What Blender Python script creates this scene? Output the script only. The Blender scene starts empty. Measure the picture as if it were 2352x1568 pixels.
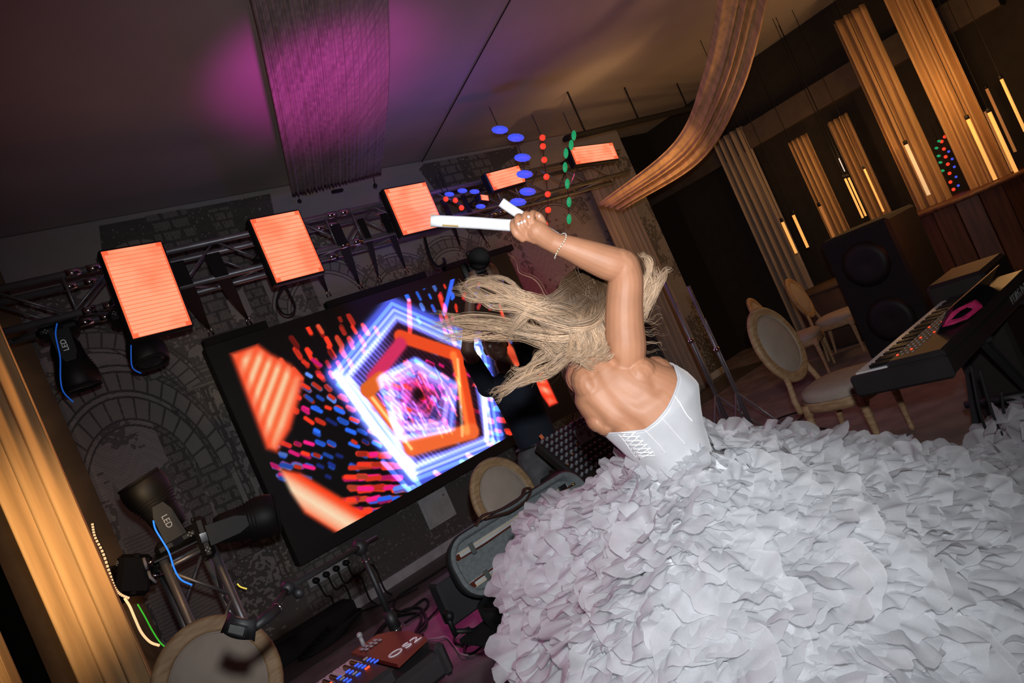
import bpy, math, random
import numpy as np
from mathutils import Vector, Matrix
from mathutils.bvhtree import BVHTree
sc = bpy.context.scene
COL = sc.collection
PI = math.pi
rnd = random.Random(7)
nr = np.random.default_rng(11)

# ---------------------------------------------------------------- camera
FPX = 1568.0
_phi, _ro, _pt = math.radians(51.56), math.radians(24), math.radians(0.75)
F0 = Vector((math.cos(_phi), math.sin(_phi), 0)); RT = Vector((math.sin(_phi), -math.cos(_phi), 0)); ZU = Vector((0, 0, 1))
FW = F0 * math.cos(_pt) + ZU * math.sin(_pt)
UP = -F0 * math.sin(_pt) + ZU * math.cos(_pt)
IX = RT * math.cos(_ro) - UP * math.sin(_ro)
IY = RT * math.sin(_ro) + UP * math.cos(_ro)
CAM = Vector((0, 0, 1.6))
cd = bpy.data.cameras.new('camera'); cam = bpy.data.objects.new('camera', cd); COL.objects.link(cam)
cd.sensor_width = 36; cd.lens = 24; cd.clip_start = 0.02
cam.matrix_world = Matrix.Translation(CAM) @ Matrix((IX, IY, -FW)).transposed().to_4x4()
sc.camera = cam

def ray(x, y): return (FW * FPX + IX * (x - 1176) - IY * (y - 784)) / FPX
def P(x, y, Z): return CAM + ray(x, y) * Z
def onX(x, y, X): r = ray(x, y); return CAM + r * (X / r.x)
def onY(x, y, Y): r = ray(x, y); return CAM + r * (Y / r.y)
def onZ(x, y, z): r = ray(x, y); return CAM + r * ((z - 1.6) / r.z)
def plan(r, Z, z): return Vector((RT.x * r + F0.x * Z, RT.y * r + F0.y * Z, z))

# ---------------------------------------------------------------- world, lights, exposure
sc.view_settings.view_transform = 'Standard'; sc.view_settings.look = 'None'
sc.view_settings.gamma = 1; sc.view_settings.exposure = 0.0
try: sc.view_settings.use_curve_mapping = False
except Exception: pass
sc.cycles.max_bounces = 5; sc.cycles.diffuse_bounces = 2; sc.cycles.glossy_bounces = 2
sc.cycles.transmission_bounces = 3; sc.cycles.transparent_max_bounces = 8
sc.cycles.caustics_reflective = False; sc.cycles.caustics_refractive = False
w = bpy.data.worlds.new('world'); sc.world = w; w.use_nodes = True
w.node_tree.nodes['Background'].inputs[0].default_value = (0.05, 0.03, 0.02, 1)
w.node_tree.nodes['Background'].inputs[1].default_value = 0.05

def lamp(name, kind, loc, target, power, color, size=0.1, angle=60, blend=1.0):
    l = bpy.data.lights.new(name, kind); l.energy = power; l.color = color
    if kind == 'SPOT':
        l.spot_size = math.radians(angle); l.spot_blend = blend; l.shadow_soft_size = size
    elif kind == 'POINT': l.shadow_soft_size = size
    elif kind == 'AREA': l.size = size
    o = bpy.data.objects.new(name, l); COL.objects.link(o); o.location = loc
    if target is not None:
        o.rotation_euler = (Vector(target) - Vector(loc)).to_track_quat('-Z', 'Y').to_euler()
    o['kind'] = 'helper'
    return o
WARM = (1.0, 0.52, 0.18); MAG = (1.0, 0.04, 0.45)
lamp('flash_light', 'SPOT', CAM + IY * 0.17 + IX * 0.02, P(1350, 770, 3), 215, (0.96, 0.98, 1.0), 0.03, 104, 1.0)
lamp('magenta_drape_spot', 'SPOT', onY(760, 900, 4.6) - Vector((0, 1.2, -.2)), P(760, 225, 4.9), 150, (0.95, 0.05, 0.70), 0.15, 50, 1.0)
lamp('red_ceiling_spot', 'SPOT', (1.2, 1.6, 1.0), (0.6, 2.8, 4.1), 12, (1.0, 0.10, 0.16), 0.3, 80, 1.0)
lamp('magenta_ceiling_spot', 'SPOT', (2.6, 1.6, 1.5), (2.6, 2.2, 4.1), 6, (0.9, 0.05, 0.35), 0.3, 80, 1.0)
lamp('magenta_floor_spot', 'SPOT', (3.6, 5.2, 3.0), onZ(1040, 1440, 0), 170, MAG, 0.06, 26, 0.9)
lamp('magenta_deck_spot', 'SPOT', (5.5, 5.0, 3.1), onZ(1400, 1110, 0.6), 90, (1.0, 0.02, 0.35), 0.06, 20, 0.9)
lamp('magenta_dress_spot', 'SPOT', (0.0, 3.4, 3.0), P(1250, 1480, 1.9), 60, MAG, 0.1, 40, 1.0)
lamp('red_stage_spot', 'SPOT', (6.0, 5.4, 3.2), (4.9, 2.2, 0.3), 16, (1.0, 0.08, 0.20), 0.1, 50, 1.0)
lamp('warm_ceiling_spot', 'SPOT', onZ(1440, 330, 3.2), onZ(1370, 190, 4.1), 9, WARM, 0.15, 110, 1.0)

# ---------------------------------------------------------------- mesh helpers
class MB:
    def __init__(s): s.v = []; s.f = []
    def add(s, vs, fs):
        n = len(s.v); s.v += [tuple(q) for q in vs]; s.f += [tuple(i + n for i in f) for f in fs]; return s
    def box(s, c, size, M=None, bev=0.0):
        x, y, z = [q / 2 for q in size]; c = Vector(c)
        if bev > 0:
            b = min(bev, x * .9, y * .9, z * .9); vs = []; idx = {}
            for sx in (-1, 1):
                for sy in (-1, 1):
                    for sz in (-1, 1):
                        for k in range(3):
                            d = [x, y, z]
                            for j in range(3):
                                if j != k: d[j] -= b
                            idx[(sx, sy, sz, k)] = len(vs); vs.append(Vector((sx * d[0], sy * d[1], sz * d[2])))
            fs = []
            def q(k, sg):
                o = [j for j in range(3) if j != k]; out = []
                for a, b2 in ((-1, -1), (1, -1), (1, 1), (-1, 1)):
                    t = [0, 0, 0]; t[k] = sg; t[o[0]] = a; t[o[1]] = b2; out.append(idx[(*t, k)])
                return out
            for k in range(3):
                for sg in (-1, 1): fs.append(q(k, sg))
            for k in range(3):
                o = [j for j in range(3) if j != k]
                for a in (-1, 1):
                    for b2 in (-1, 1):
                        t0 = [0, 0, 0]; t0[k] = -1; t0[o[0]] = a; t0[o[1]] = b2
                        t1 = list(t0); t1[k] = 1
                        fs.append([idx[(*t0, o[0])], idx[(*t1, o[0])], idx[(*t1, o[1])], idx[(*t0, o[1])]])
            for sx in (-1, 1):
                for sy in (-1, 1):
                    for sz in (-1, 1): fs.append([idx[(sx, sy, sz, k)] for k in range(3)])
        else:
            vs = [Vector((a, b2, e)) for a in (-x, x) for b2 in (-y, y) for e in (-z, z)]
            fs = [(0, 1, 3, 2), (4, 6, 7, 5), (0, 4, 5, 1), (2, 3, 7, 6), (0, 2, 6, 4), (1, 5, 7, 3)]
        if M is not None: vs = [M @ q for q in vs]
        return s.add([q + c for q in vs], fs)
    def tube(s, pts, r, n=8, caps=True, flat=None):
        pts = [Vector(p) for p in pts]; m = len(pts)
        rr = [r] * m if isinstance(r, (int, float)) else list(r)
        T = [(pts[min(i + 1, m - 1)] - pts[max(i - 1, 0)]).normalized() for i in range(m)]
        up = Vector((0, 0, 1)) if abs(T[0].z) < .9 else Vector((1, 0, 0))
        A = T[0].cross(up).normalized(); vs = []
        for i in range(m):
            A = (A - T[i] * A.dot(T[i]))
            A = A.normalized() if A.length > 1e-6 else T[i].orthogonal().normalized()
            B = T[i].cross(A)
            for k in range(n):
                a = 2 * PI * k / n; vs.append(pts[i] + (A * math.cos(a) + B * math.sin(a) * (flat or 1)) * rr[i])
        fs = [(i * n + k, i * n + (k + 1) % n, (i + 1) * n + (k + 1) % n, (i + 1) * n + k) for i in range(m - 1) for k in range(n)]
        if caps: fs += [tuple(range(n - 1, -1, -1)), tuple((m - 1) * n + k for k in range(n))]
        return s.add(vs, fs)
    def ell(s, c, ax, n=14, m=9):
        c = Vector(c)
        if isinstance(ax, (int, float)): ax = (Vector((ax, 0, 0)), Vector((0, ax, 0)), Vector((0, 0, ax)))
        elif isinstance(ax[0], (int, float)): ax = (Vector((ax[0], 0, 0)), Vector((0, ax[1], 0)), Vector((0, 0, ax[2])))
        vs = [c - ax[2]]
        for j in range(1, m):
            t = -PI / 2 + PI * j / m
            for k in range(n):
                a = 2 * PI * k / n; vs.append(c + ax[0] * (math.cos(t) * math.cos(a)) + ax[1] * (math.cos(t) * math.sin(a)) + ax[2] * math.sin(t))
        vs.append(c + ax[2]); e = len(vs) - 1
        fs = [(0, 1 + (k + 1) % n, 1 + k) for k in range(n)]
        for j in range(m - 2):
            for k in range(n):
                a = 1 + j * n; fs.append((a + k, a + (k + 1) % n, a + n + (k + 1) % n, a + n + k))
        a = 1 + (m - 2) * n
        fs += [(a + k, a + (k + 1) % n, e) for k in range(n)]
        return s.add(vs, fs)
    def lathe(s, prof, n=20, M=None):
        vs = []; fs = []
        for (r, z) in prof:
            for k in range(n):
                a = 2 * PI * k / n; q = Vector((r * math.cos(a), r * math.sin(a), z)); vs.append(M @ q if M is not None else q)
        for i in range(len(prof) - 1):
            for k in range(n): fs.append((i * n + k, i * n + (k + 1) % n, (i + 1) * n + (k + 1) % n, (i + 1) * n + k))
        fs += [tuple(range(n - 1, -1, -1)), tuple((len(prof) - 1) * n + k for k in range(n))]
        return s.add(vs, fs)
    def prism(s, poly, d, M=None):
        """poly: list of Vector; extruded by vector d"""
        n = len(poly); d = Vector(d)
        vs = [Vector(p) for p in poly] + [Vector(p) + d for p in poly]
        if M is not None: vs = [M @ q for q in vs]
        fs = [tuple(range(n - 1, -1, -1)), tuple(range(n, 2 * n))] + [(k, (k + 1) % n, n + (k + 1) % n, n + k) for k in range(n)]
        return s.add(vs, fs)
    def grid(s, rows, close=False):
        m = len(rows); n = len(rows[0]); vs = [p for r in rows for p in r]
        fs = [(i * n + k, i * n + (k + 1) % n, (i + 1) * n + (k + 1) % n, (i + 1) * n + k) for i in range(m - 1) for k in range(n if close else n - 1)]
        return s.add(vs, fs)
    def build(s, name, m, parent=None, smooth=False, solid=0):
        me = bpy.data.meshes.new(name); me.from_pydata(s.v, [], s.f); me.update()
        if smooth: me.polygons.foreach_set('use_smooth', [True] * len(me.polygons))
        if m is not None: me.materials.append(m)
        return link(name, me, parent, solid)

def link(name, me, parent=None, solid=0):
    o = bpy.data.objects.new(name, me); COL.objects.link(o)
    if solid:
        md = o.modifiers.new('thickness', 'SOLIDIFY'); md.thickness = solid; md.offset = 0
    if parent is not None:
        o.parent = parent
        o.matrix_parent_inverse = base_inv(parent)
    return o
def base_inv(p):
    # parts are written in world space, so undo the parents' transforms
    W = Matrix.Identity(4); chain = []
    q = p
    while q is not None: chain.append(q); q = q.parent
    for q in reversed(chain): W = W @ q.matrix_parent_inverse @ q.matrix_basis
    return W.inverted()
def tag(o, label=None, cat=None, group=None, kind=None):
    if label: o['label'] = label
    if cat: o['category'] = cat
    if group: o['group'] = group
    if kind: o['kind'] = kind
    return o
def thing(name, label, cat, loc=(0, 0, 0), group=None, kind=None):
    o = bpy.data.objects.new(name, None); COL.objects.link(o); o.empty_display_size = .05
    o.location = loc; return tag(o, label, cat, group, kind)
def struct(name, mb, m, smooth=False):
    return tag(mb.build(name, m, None, smooth), kind='structure')
def kids(o): return [c for c in COL.objects if c.parent == o]
def dup(root, M, label, group=None):
    ch = {}
    for o in COL.objects: ch.setdefault(o.parent, []).append(o)
    def rec(o, par):
        c = o.copy(); COL.objects.link(c); c.parent = par
        if par is not None: c.matrix_parent_inverse = o.matrix_parent_inverse.copy()
        for k in ch.get(o, []): rec(k, c)
        return c
    r = rec(root, None); r.matrix_basis = M; r['label'] = label
    if group: r['group'] = group
    return r
def fastmesh(name, V, Fc, m, parent=None, smooth=True):
    """V (n,3) float array, Fc (m,k) int array"""
    me = bpy.data.meshes.new(name); k = Fc.shape[1]
    me.vertices.add(len(V)); me.vertices.foreach_set('co', V.astype(np.float32).ravel())
    me.loops.add(Fc.size); me.loops.foreach_set('vertex_index', Fc.astype(np.int32).ravel())
    me.polygons.add(len(Fc)); me.polygons.foreach_set('loop_start', np.arange(0, Fc.size, k, dtype=np.int32))
    me.update(calc_edges=True); me.validate()
    if smooth: me.polygons.foreach_set('use_smooth', [True] * len(me.polygons))
    me.materials.append(m)
    return link(name, me, parent)
def cr(pts, n):
    """catmull-rom through pts (k,d) -> (n,d)"""
    p = np.array(pts, float); k = len(p); q = np.vstack([2 * p[0] - p[1], p, 2 * p[-1] - p[-2]])
    t = np.linspace(0, k - 1 - 1e-9, n); i = t.astype(int); u = (t - i)[:, None]
    a, b, c, d = q[i], q[i + 1], q[i + 2], q[i + 3]
    return .5 * ((2 * b) + (-a + c) * u + (2 * a - 5 * b + 4 * c - d) * u ** 2 + (-a + 3 * b - 3 * c + d) * u ** 3)
def curve_pts(pts, n): return [Vector(q) for q in cr([tuple(p) for p in pts], n)]
def text(name, s, size, M, m, parent, depth=0.001):
    cu = bpy.data.curves.new(name, 'FONT'); cu.body = s; cu.size = size; cu.extrude = depth; cu.align_x = 'CENTER'; cu.align_y = 'CENTER'
    cu.resolution_u = 3
    o = bpy.data.objects.new(name + '_tmp', cu); COL.objects.link(o)
    dg = bpy.context.evaluated_depsgraph_get(); me = bpy.data.meshes.new_from_object(o.evaluated_get(dg))
    bpy.data.objects.remove(o); me.transform(M); me.materials.clear(); me.materials.append(m)
    return link(name, me, parent)
def frame(o, x, y):
    """matrix with origin o, x axis and approximate y axis"""
    x = Vector(x).normalized(); z = x.cross(Vector(y)).normalized(); y = z.cross(x)
    return Matrix.Translation(Vector(o)) @ Matrix((x, y, z)).transposed().to_4x4()
def remeshed(mb, voxel, m, name, parent, smooth_it=6, fn=None):
    me = bpy.data.meshes.new('t'); me.from_pydata(mb.v, [], mb.f); me.update()
    o = bpy.data.objects.new('t', me); COL.objects.link(o)
    md = o.modifiers.new('r', 'REMESH'); md.mode = 'VOXEL'; md.voxel_size = voxel
    if smooth_it:
        ms = o.modifiers.new('s', 'SMOOTH'); ms.iterations = smooth_it; ms.factor = .5
    dg = bpy.context.evaluated_depsgraph_get(); r = bpy.data.meshes.new_from_object(o.evaluated_get(dg))
    bpy.data.objects.remove(o)
    if fn: fn(r)
    r.polygons.foreach_set('use_smooth', [True] * len(r.polygons)); r.materials.clear(); r.materials.append(m)
    return link(name, r, parent)

# ---------------------------------------------------------------- materials
def mat(name, c, rough=.6, metal=0, emit=0, var=.12, scale=8, bump=0, bscale=60, trans=0, alpha=1, c2=None, island=0, sheen=0, stretch=None, ecol=None):
    m = bpy.data.materials.new(name); m.use_nodes = True; nt = m.node_tree; N = nt.nodes; L = nt.links
    b = N['Principled BSDF']; b.inputs['Roughness'].default_value = rough; b.inputs['Metallic'].default_value = metal
    tc = N.new('ShaderNodeTexCoord'); mp = N.new('ShaderNodeMapping'); L.new(tc.outputs['Object'], mp.inputs[0])
    if stretch: mp.inputs['Scale'].default_value = stretch
    ns = N.new('ShaderNodeTexNoise'); ns.inputs['Scale'].default_value = scale; ns.inputs['Detail'].default_value = 4; L.new(mp.outputs[0], ns.inputs['Vector'])
    rp = N.new('ShaderNodeValToRGB'); L.new(ns.outputs[0], rp.inputs[0])
    c = tuple(c)[:3]
    ca = tuple(max(0, q * (1 - var)) for q in c) if c2 is None else c2
    cb = tuple(min(1, q * (1 + var)) for q in c) if c2 is None else c
    rp.color_ramp.elements[0].position = .35; rp.color_ramp.elements[0].color = (*ca, 1)
    rp.color_ramp.elements[1].position = .65; rp.color_ramp.elements[1].color = (*cb, 1)
    out = rp.outputs[0]
    if island:
        g = N.new('ShaderNodeNewGeometry'); r2 = N.new('ShaderNodeMapRange'); L.new(g.outputs['Random Per Island'], r2.inputs[0])
        r2.inputs['To Min'].default_value = 1 - island; r2.inputs['To Max'].default_value = 1 + island * .4
        mx = N.new('ShaderNodeVectorMath'); mx.operation = 'SCALE'; L.new(out, mx.inputs[0]); L.new(r2.outputs[0], mx.inputs['Scale']); out = mx.outputs[0]
    L.new(out, b.inputs['Base Color'])
    if emit:
        if ecol is None: L.new(out, b.inputs['Emission Color'])
        else: b.inputs['Emission Color'].default_value = (*ecol, 1)
        b.inputs['Emission Strength'].default_value = emit
    if bump:
        n2 = N.new('ShaderNodeTexNoise'); n2.inputs['Scale'].default_value = bscale; n2.inputs['Detail'].default_value = 3; L.new(mp.outputs[0], n2.inputs['Vector'])
        bp = N.new('ShaderNodeBump'); bp.inputs['Strength'].default_value = bump; bp.inputs['Distance'].default_value = .01
        L.new(n2.outputs[0], bp.inputs['Height']); L.new(bp.outputs[0], b.inputs['Normal'])
    if sheen: b.inputs['Sheen Weight'].default_value = sheen
    if trans or alpha < 1:
        o = N['Material Output']; sh = b.outputs[0]
        if trans:
            t = N.new('ShaderNodeBsdfTranslucent'); L.new(out, t.inputs[0]); mxs = N.new('ShaderNodeMixShader'); mxs.inputs[0].default_value = trans
            L.new(sh, mxs.inputs[1]); L.new(t.outputs[0], mxs.inputs[2]); sh = mxs.outputs[0]
        if alpha < 1:
            t = N.new('ShaderNodeBsdfTransparent'); mxs = N.new('ShaderNodeMixShader'); mxs.inputs[0].default_value = alpha
            L.new(t.outputs[0], mxs.inputs[1]); L.new(sh, mxs.inputs[2]); sh = mxs.outputs[0]
        L.new(sh, o.inputs[0])
    return m
def img_mat(name, arr, colorspace, rough=.8, emit=0, M=None, bump=False):
    """arr (h,w,3) row 0 at the bottom; M maps object x,z to uv by (x0,x1,z0,z1)"""
    h, w_, _ = arr.shape
    im = bpy.data.images.new(name, w_, h, alpha=False); im.colorspace_settings.name = colorspace
    px = np.ones((h, w_, 4), np.float32); px[..., :3] = arr; im.pixels.foreach_set(px.ravel()); im.pack()
    m = bpy.data.materials.new(name); m.use_nodes = True; nt = m.node_tree; N = nt.nodes; L = nt.links; b = N['Principled BSDF']
    b.inputs['Roughness'].default_value = rough
    tc = N.new('ShaderNodeTexCoord'); sp = N.new('ShaderNodeSeparateXYZ'); L.new(tc.outputs['Object'], sp.inputs[0])
    cx = N.new('ShaderNodeCombineXYZ'); x0, x1, z0, z1 = M
    for i, (o, a, c) in enumerate((('X', x0, x1), ('Z', z0, z1))):
        mr = N.new('ShaderNodeMapRange'); mr.inputs['From Min'].default_value = a; mr.inputs['From Max'].default_value = c
        L.new(sp.outputs[o], mr.inputs[0]); L.new(mr.outputs[0], cx.inputs[i])
    ti = N.new('ShaderNodeTexImage'); ti.image = im; ti.extension = 'EXTEND'; L.new(cx.outputs[0], ti.inputs[0])
    if emit:
        b.inputs['Base Color'].default_value = (.01, .01, .01, 1)
        L.new(ti.outputs[0], b.inputs['Emission Color']); b.inputs['Emission Strength'].default_value = emit
    else: L.new(ti.outputs[0], b.inputs['Base Color'])
    return m

black = mat('black_plastic', (.009, .009, .010), .55)
blackm = mat('matte_black', (.008, .008, .009), .8)
blacks = mat('black_webbing', (.006, .006, .007), .85)
alu = mat('truss_metal', (.30, .30, .33), .42, .7)
darkalu = mat('dark_truss_metal', (.07, .07, .08), .38, .8)
chrome = mat('chrome', (.7, .7, .72), .15, 1)
white = mat('white_plastic', (.55, .55, .56), .5)
glass = mat('lens_glass', (.02, .02, .03), .05)
woodm = mat('limed_wood', (.55, .36, .20), .55, 0, 0, .25, 5, .15, 30, stretch=(3, 3, 14), c2=(.40, .24, .12))
chairfab = mat('beige_upholstery', (.47, .385, .32), .85, 0, 0, .06, 12, .1, 300)
skin = mat('skin', (.43, .195, .105), .55, 0, 0, .07, 14, .04, 220)
skin2 = mat('skin_dark_light', (.26, .14, .10), .5, 0, 0, .05, 14)
satin = mat('white_satin', (.50, .50, .525), .42, 0, 0, .04, 20, .08, 400, sheen=.3)
lace = mat('white_cord', (.86, .84, .84), .5)
organza = mat('white_organza', (.82, .83, .86), .8, 0, 0, .04, 30, .10, 70, trans=.56, alpha=.72, island=.07)
under = mat('white_underskirt', (.78, .79, .82), .7, 0, 0, .1, 14, .6, 25, trans=.15)
hairm = mat('blonde_hair', (.62, .42, .27), .42, 0, 0, .25, 9, island=.55)
def rooted(m, c_root, ctr, r0, r1):
    nt = m.node_tree; N = nt.nodes; L = nt.links; b = N['Principled BSDF']; src = b.inputs['Base Color'].links[0].from_socket
    g_ = N.new('ShaderNodeNewGeometry'); d = N.new('ShaderNodeVectorMath'); d.operation = 'DISTANCE'; d.inputs[1].default_value = ctr; L.new(g_.outputs['Position'], d.inputs[0])
    mr = N.new('ShaderNodeMapRange'); mr.inputs['From Min'].default_value = r0; mr.inputs['From Max'].default_value = r1; L.new(d.outputs['Value'], mr.inputs[0])
    mx = N.new('ShaderNodeMix'); mx.data_type = 'RGBA'; L.new(mr.outputs[0], mx.inputs['Factor']); mx.inputs['A'].default_value = (*c_root, 1); L.new(src, mx.inputs['B']); L.new(mx.outputs['Result'], b.inputs['Base Color'])
rooted(hairm, (.10, .055, .028), P(1345, 650, 1.82), .065, .15)
hairdk = mat('dark_blonde_hair', (.24, .15, .085), .5, 0, 0, .3, 40, .3, 150, stretch=(1, 1, 1))
foam = mat('white_foam', (.78, .79, .82), .7, 0, 0, .04, 90, .15, 500)
ceilm = mat('tent_fabric', (.42, .385, .365), .9, 0, 0, .05, 1.2, .05, 90)
sheer = mat('sheer_drape', (.48, .42, .40), .6, 0, 0, .2, 3, trans=.35, stretch=(14, 1, 1))
goldc = mat('gold_curtain', (.74, .48, .24), .7, 0, 0, .18, 3, .1, 60, stretch=(6, 6, .4), trans=.25)
greyc = mat('pale_curtain', (.50, .40, .32), .75, 0, 0, .15, 3, .1, 60, stretch=(6, 6, .4), trans=.2)

# ---------------------------------------------------------------- wall mural image
WX0, WX1, WZ1 = 0.55, 8.6, 4.1
def px_wall(x, y): q = onY(x, y, 6.4); return q.x, q.z
def mural():
    S = 190.0; wpx = int((WX1 - WX0) * S); hpx = int(WZ1 * S)
    xx, zz = np.meshgrid(WX0 + (np.arange(wpx) + .5) / S, (np.arange(hpx) + .5) / S)
    base = np.full((hpx, wpx), .30)
    rr = np.random.default_rng(3)
    def noise(cell, seed):
        g = np.random.default_rng(seed).random((int(WZ1 / cell) + 3, int((WX1 - WX0) / cell) + 3))
        u = (xx - WX0) / cell; v = zz / cell; i = u.astype(int); j = v.astype(int); a = u - i; b = v - j
        a = a * a * (3 - 2 * a); b = b * b * (3 - 2 * b)
        return (g[j, i] * (1 - a) + g[j, i + 1] * a) * (1 - b) + (g[j + 1, i] * (1 - a) + g[j + 1, i + 1] * a) * b
    n1 = noise(.35, 1) * .5 + noise(.12, 2) * .3 + noise(.04, 4) * .2
    n3 = noise(.02, 5)
    dark, lite = .085, .23
    # engraved horizontal hatching of the sky
    def hatch(mask, per, lo, duty=.5, ang=0):
        c = zz * math.cos(ang) + xx * math.sin(ang) + .004 * np.sin(xx * 17)
        base[mask & ((c / per) % 1 < duty)] = lo
    low = zz < 0.95
    foli = (n1 > .56) & (zz < 3.6)
    base[foli & (n3 > .3)] = .12
    base[low & (n3 * .6 + n1 * .5 > .42)] = .10
    def blocks(x0, x1, z0, z1, bw=.17, bh=.095, seed=1, shade=dark, hatchp=.014, lean=0.0):
        q = np.random.default_rng(seed); m = (xx > x0 + lean * (zz - z0)) & (xx < x1 + lean * (zz - z0)) & (zz > z0) & (zz < z1)
        base[m] = shade
        row = np.floor((zz - z0) / bh).astype(int); off = (row * .37) % 1
        cx = (xx - x0 - lean * (zz - z0)) / bw + off; fx = cx % 1; fz = ((zz - z0) / bh) % 1
        ins = m & (fx > .1) & (fx < .92) & (fz > .14) & (fz < .9)
        st = ins & (((xx * 1.0 + .003 * np.sin(zz * 60)) / hatchp) % 1 < .58) & (n3 > .12)
        base[st] = lite
    def ring(cx, cz, r0, r1, a0=0, a1=PI, seg=.10, rz=1.0):
        dx = xx - cx; dz = (zz - cz) / rz; r = np.hypot(dx, dz); a = np.arctan2(dz, dx)
        m = (r > r0) & (r < r1) & (a > a0) & (a < a1); base[m] = dark
        s = (a * (r0 + r1) / 2 / seg) % 1
        base[m & (s > .14) & (r > r0 + .012) & (r < r1 - .012)] = lite
        for e in (r0 - .03, r1 + .03): base[(abs(r - e) < .006) & (a > a0) & (a < a1)] = dark
    # upper ruin pieces
    def poly(pts, val):
        p = np.array(pts); ins = np.zeros(base.shape, bool)
        for i in range(len(p)):
            (x1, y1), (x2, y2) = p[i], p[(i + 1) % len(p)]
            if y1 == y2: continue
            c = ((y1 > zz) != (y2 > zz)) & (xx < (x2 - x1) * (zz - y1) / (y2 - y1) + x1); ins ^= c
        base[ins & (n3 > .12)] = val; return ins
    poly([(1.42, 4.05), (3.0, 4.05), (2.9, 3.6), (2.6, 3.3), (1.9, 3.0), (1.5, 3.1), (1.3, 3.6)], dark)
    ring(1.62, 3.45, .30, .42, .1, 2.4); ring(2.62, 3.0, .55, .72, .3, 3.0)
    blocks(1.80, 2.16, 2.2, 4.06, .17, .105, 5); blocks(2.35, 2.55, 2.7, 4.0, .12, .09, 6)
    blocks(1.36, 1.60, 0.9, 2.42, .15, .1, 7); blocks(1.64, 1.72, .6, 2.42, .1, .13, 8, hatchp=.05)
    poly([(1.3, 2.42), (1.82, 2.42), (1.88, 2.62), (1.24, 2.62)], .13)
    for z in (2.44, 2.5, 2.56, 2.6): base[(abs(zz - z) < .006) & (xx > 1.26) & (xx < 1.86)] = lite
    blocks(1.18, 1.34, .7, 2.3, .16, .085, 9)
    # arches left
    ring(.95, 1.75, .42, .56, 0, PI, rz=1.5); ring(.95, 1.7, .60, .72, 0, PI, rz=1.55)
    for cx, w_ in ((.75, .10), (1.02, .12)):
        poly([(cx - w_, .45), (cx + w_, .45), (cx + w_, 1.5), (cx, 1.95), (cx - w_, 1.5)], .20)
        hatch((abs(xx - cx) < w_) & (zz < 1.5) & (zz > .45), .03, .14)
    ring(.75, 2.62, .55, .66, 0, 1.6); ring(.8, 2.3, .75, .9, .2, 1.6)
    # bricks low and behind the screen
    blocks(1.75, 5.4, .05, .75, .10, .075, 10, .10, .016)
    blocks(2.3, 5.6, .55, 2.6, .22, .11, 12, .12, .016)
    m = (zz < .62) & (xx > 2.2); base[m & (n3 * .5 + n1 * .7 > .50)] = .085
    # ruins above the screen
    for cx, cz, r in ((3.1, 2.7, .45), (4.0, 2.55, .42), (4.75, 2.6, .4), (5.6, 2.7, .45), (6.6, 2.7, .5)):
        ring(cx, cz, r, r + .12, .2, 2.9)
    blocks(2.9, 3.02, 2.8, 3.5, .1, .1, 20)
    fo2 = (n1 > .50) & (zz < 3.15) & (zz > 2.6) & (xx > 2.3); base[fo2 & (n3 > .35)] = .13
    poly([(4.85, 4.0), (5.0, 3.55), (5.15, 3.1), (5.45, 3.0), (6.0, 3.1), (6.3, 3.5), (6.5, 4.06), (4.95, 4.06)], dark)
    blocks(5.15, 5.45, 3.1, 4.06, .17, .11, 21); blocks(5.62, 5.95, 3.1, 4.06, .15, .11, 22); ring(6.4, 3.3, .5, .62, 1.2, 3.1)
    # fine branches
    base += (n1 - .5) * .03 + (n3 - .5) * .015
    hatch((base > .25) & (zz < 2.9), .02, .22, .4)
    c = np.clip(base * 1.25, .02, .6)[..., None] * np.array([1.0, .94, .91])
    return c.astype(np.float32)
wallm = img_mat('printed_wall_mural', mural(), 'Non-Color', .9, M=(WX0, WX1, 0, WZ1))

# ---------------------------------------------------------------- room
floor_wood = mat('grey_laminate', (.13, .115, .10), .45, 0, 0, .3, 3, stretch=(1, 9, 1), c2=(.08, .07, .062))
carpet = mat('mottled_carpet', (.30, .25, .25), .95, 0, 0, .3, 5, .5, 260, c2=(.19, .16, .165))
struct('floor', MB().box((4.2, 1.5, -.05), (17, 11, .1)), carpet)
struct('trim_1', MB().box((4.5, 6.02, .004), (8.2, .76, .008)), floor_wood)
struct('ceiling', MB().box((4.2, 1.5, 4.17), (17, 11, .12)), ceilm)
struct('wall_front', MB().box((4.575, 6.46, 2.05), (8.05, .12, 4.1)), wallm)
darkw = mat('dark_wall', (.035, .028, .022), .9)
brownw = mat('brown_panel', (.16, .10, .055), .7, 0, 0, .25, 3)
struct('wall_left', MB().box((-2.4, 2, 2.05), (.12, 10, 4.1)), darkw)
struct('wall_recess', MB().box((-1.0, 7.4, 2.05), (3.2, .12, 4.1)), darkw)
struct('baseboard_front', MB().box((4.6, 6.385, .05), (8.0, .03, .10), bev=.006), mat('white_baseboard', (.55, .55, .57), .5))
struct('wall_right', MB().box((10.2, 1.0, 2.05), (.12, 12, 4.1)), darkw)
struct('wall_back', MB().box((4, -3.4, 2.05), (16, .12, 4.1)), darkw)
# seam cable on the ceiling
tag(MB().tube([onZ(958, 392, 4.09), onZ(1172, 0, 4.09)], .006, 6).build('ceiling_cable', blackm), 'thin dark cable running across the pale ceiling', 'cable')
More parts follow.
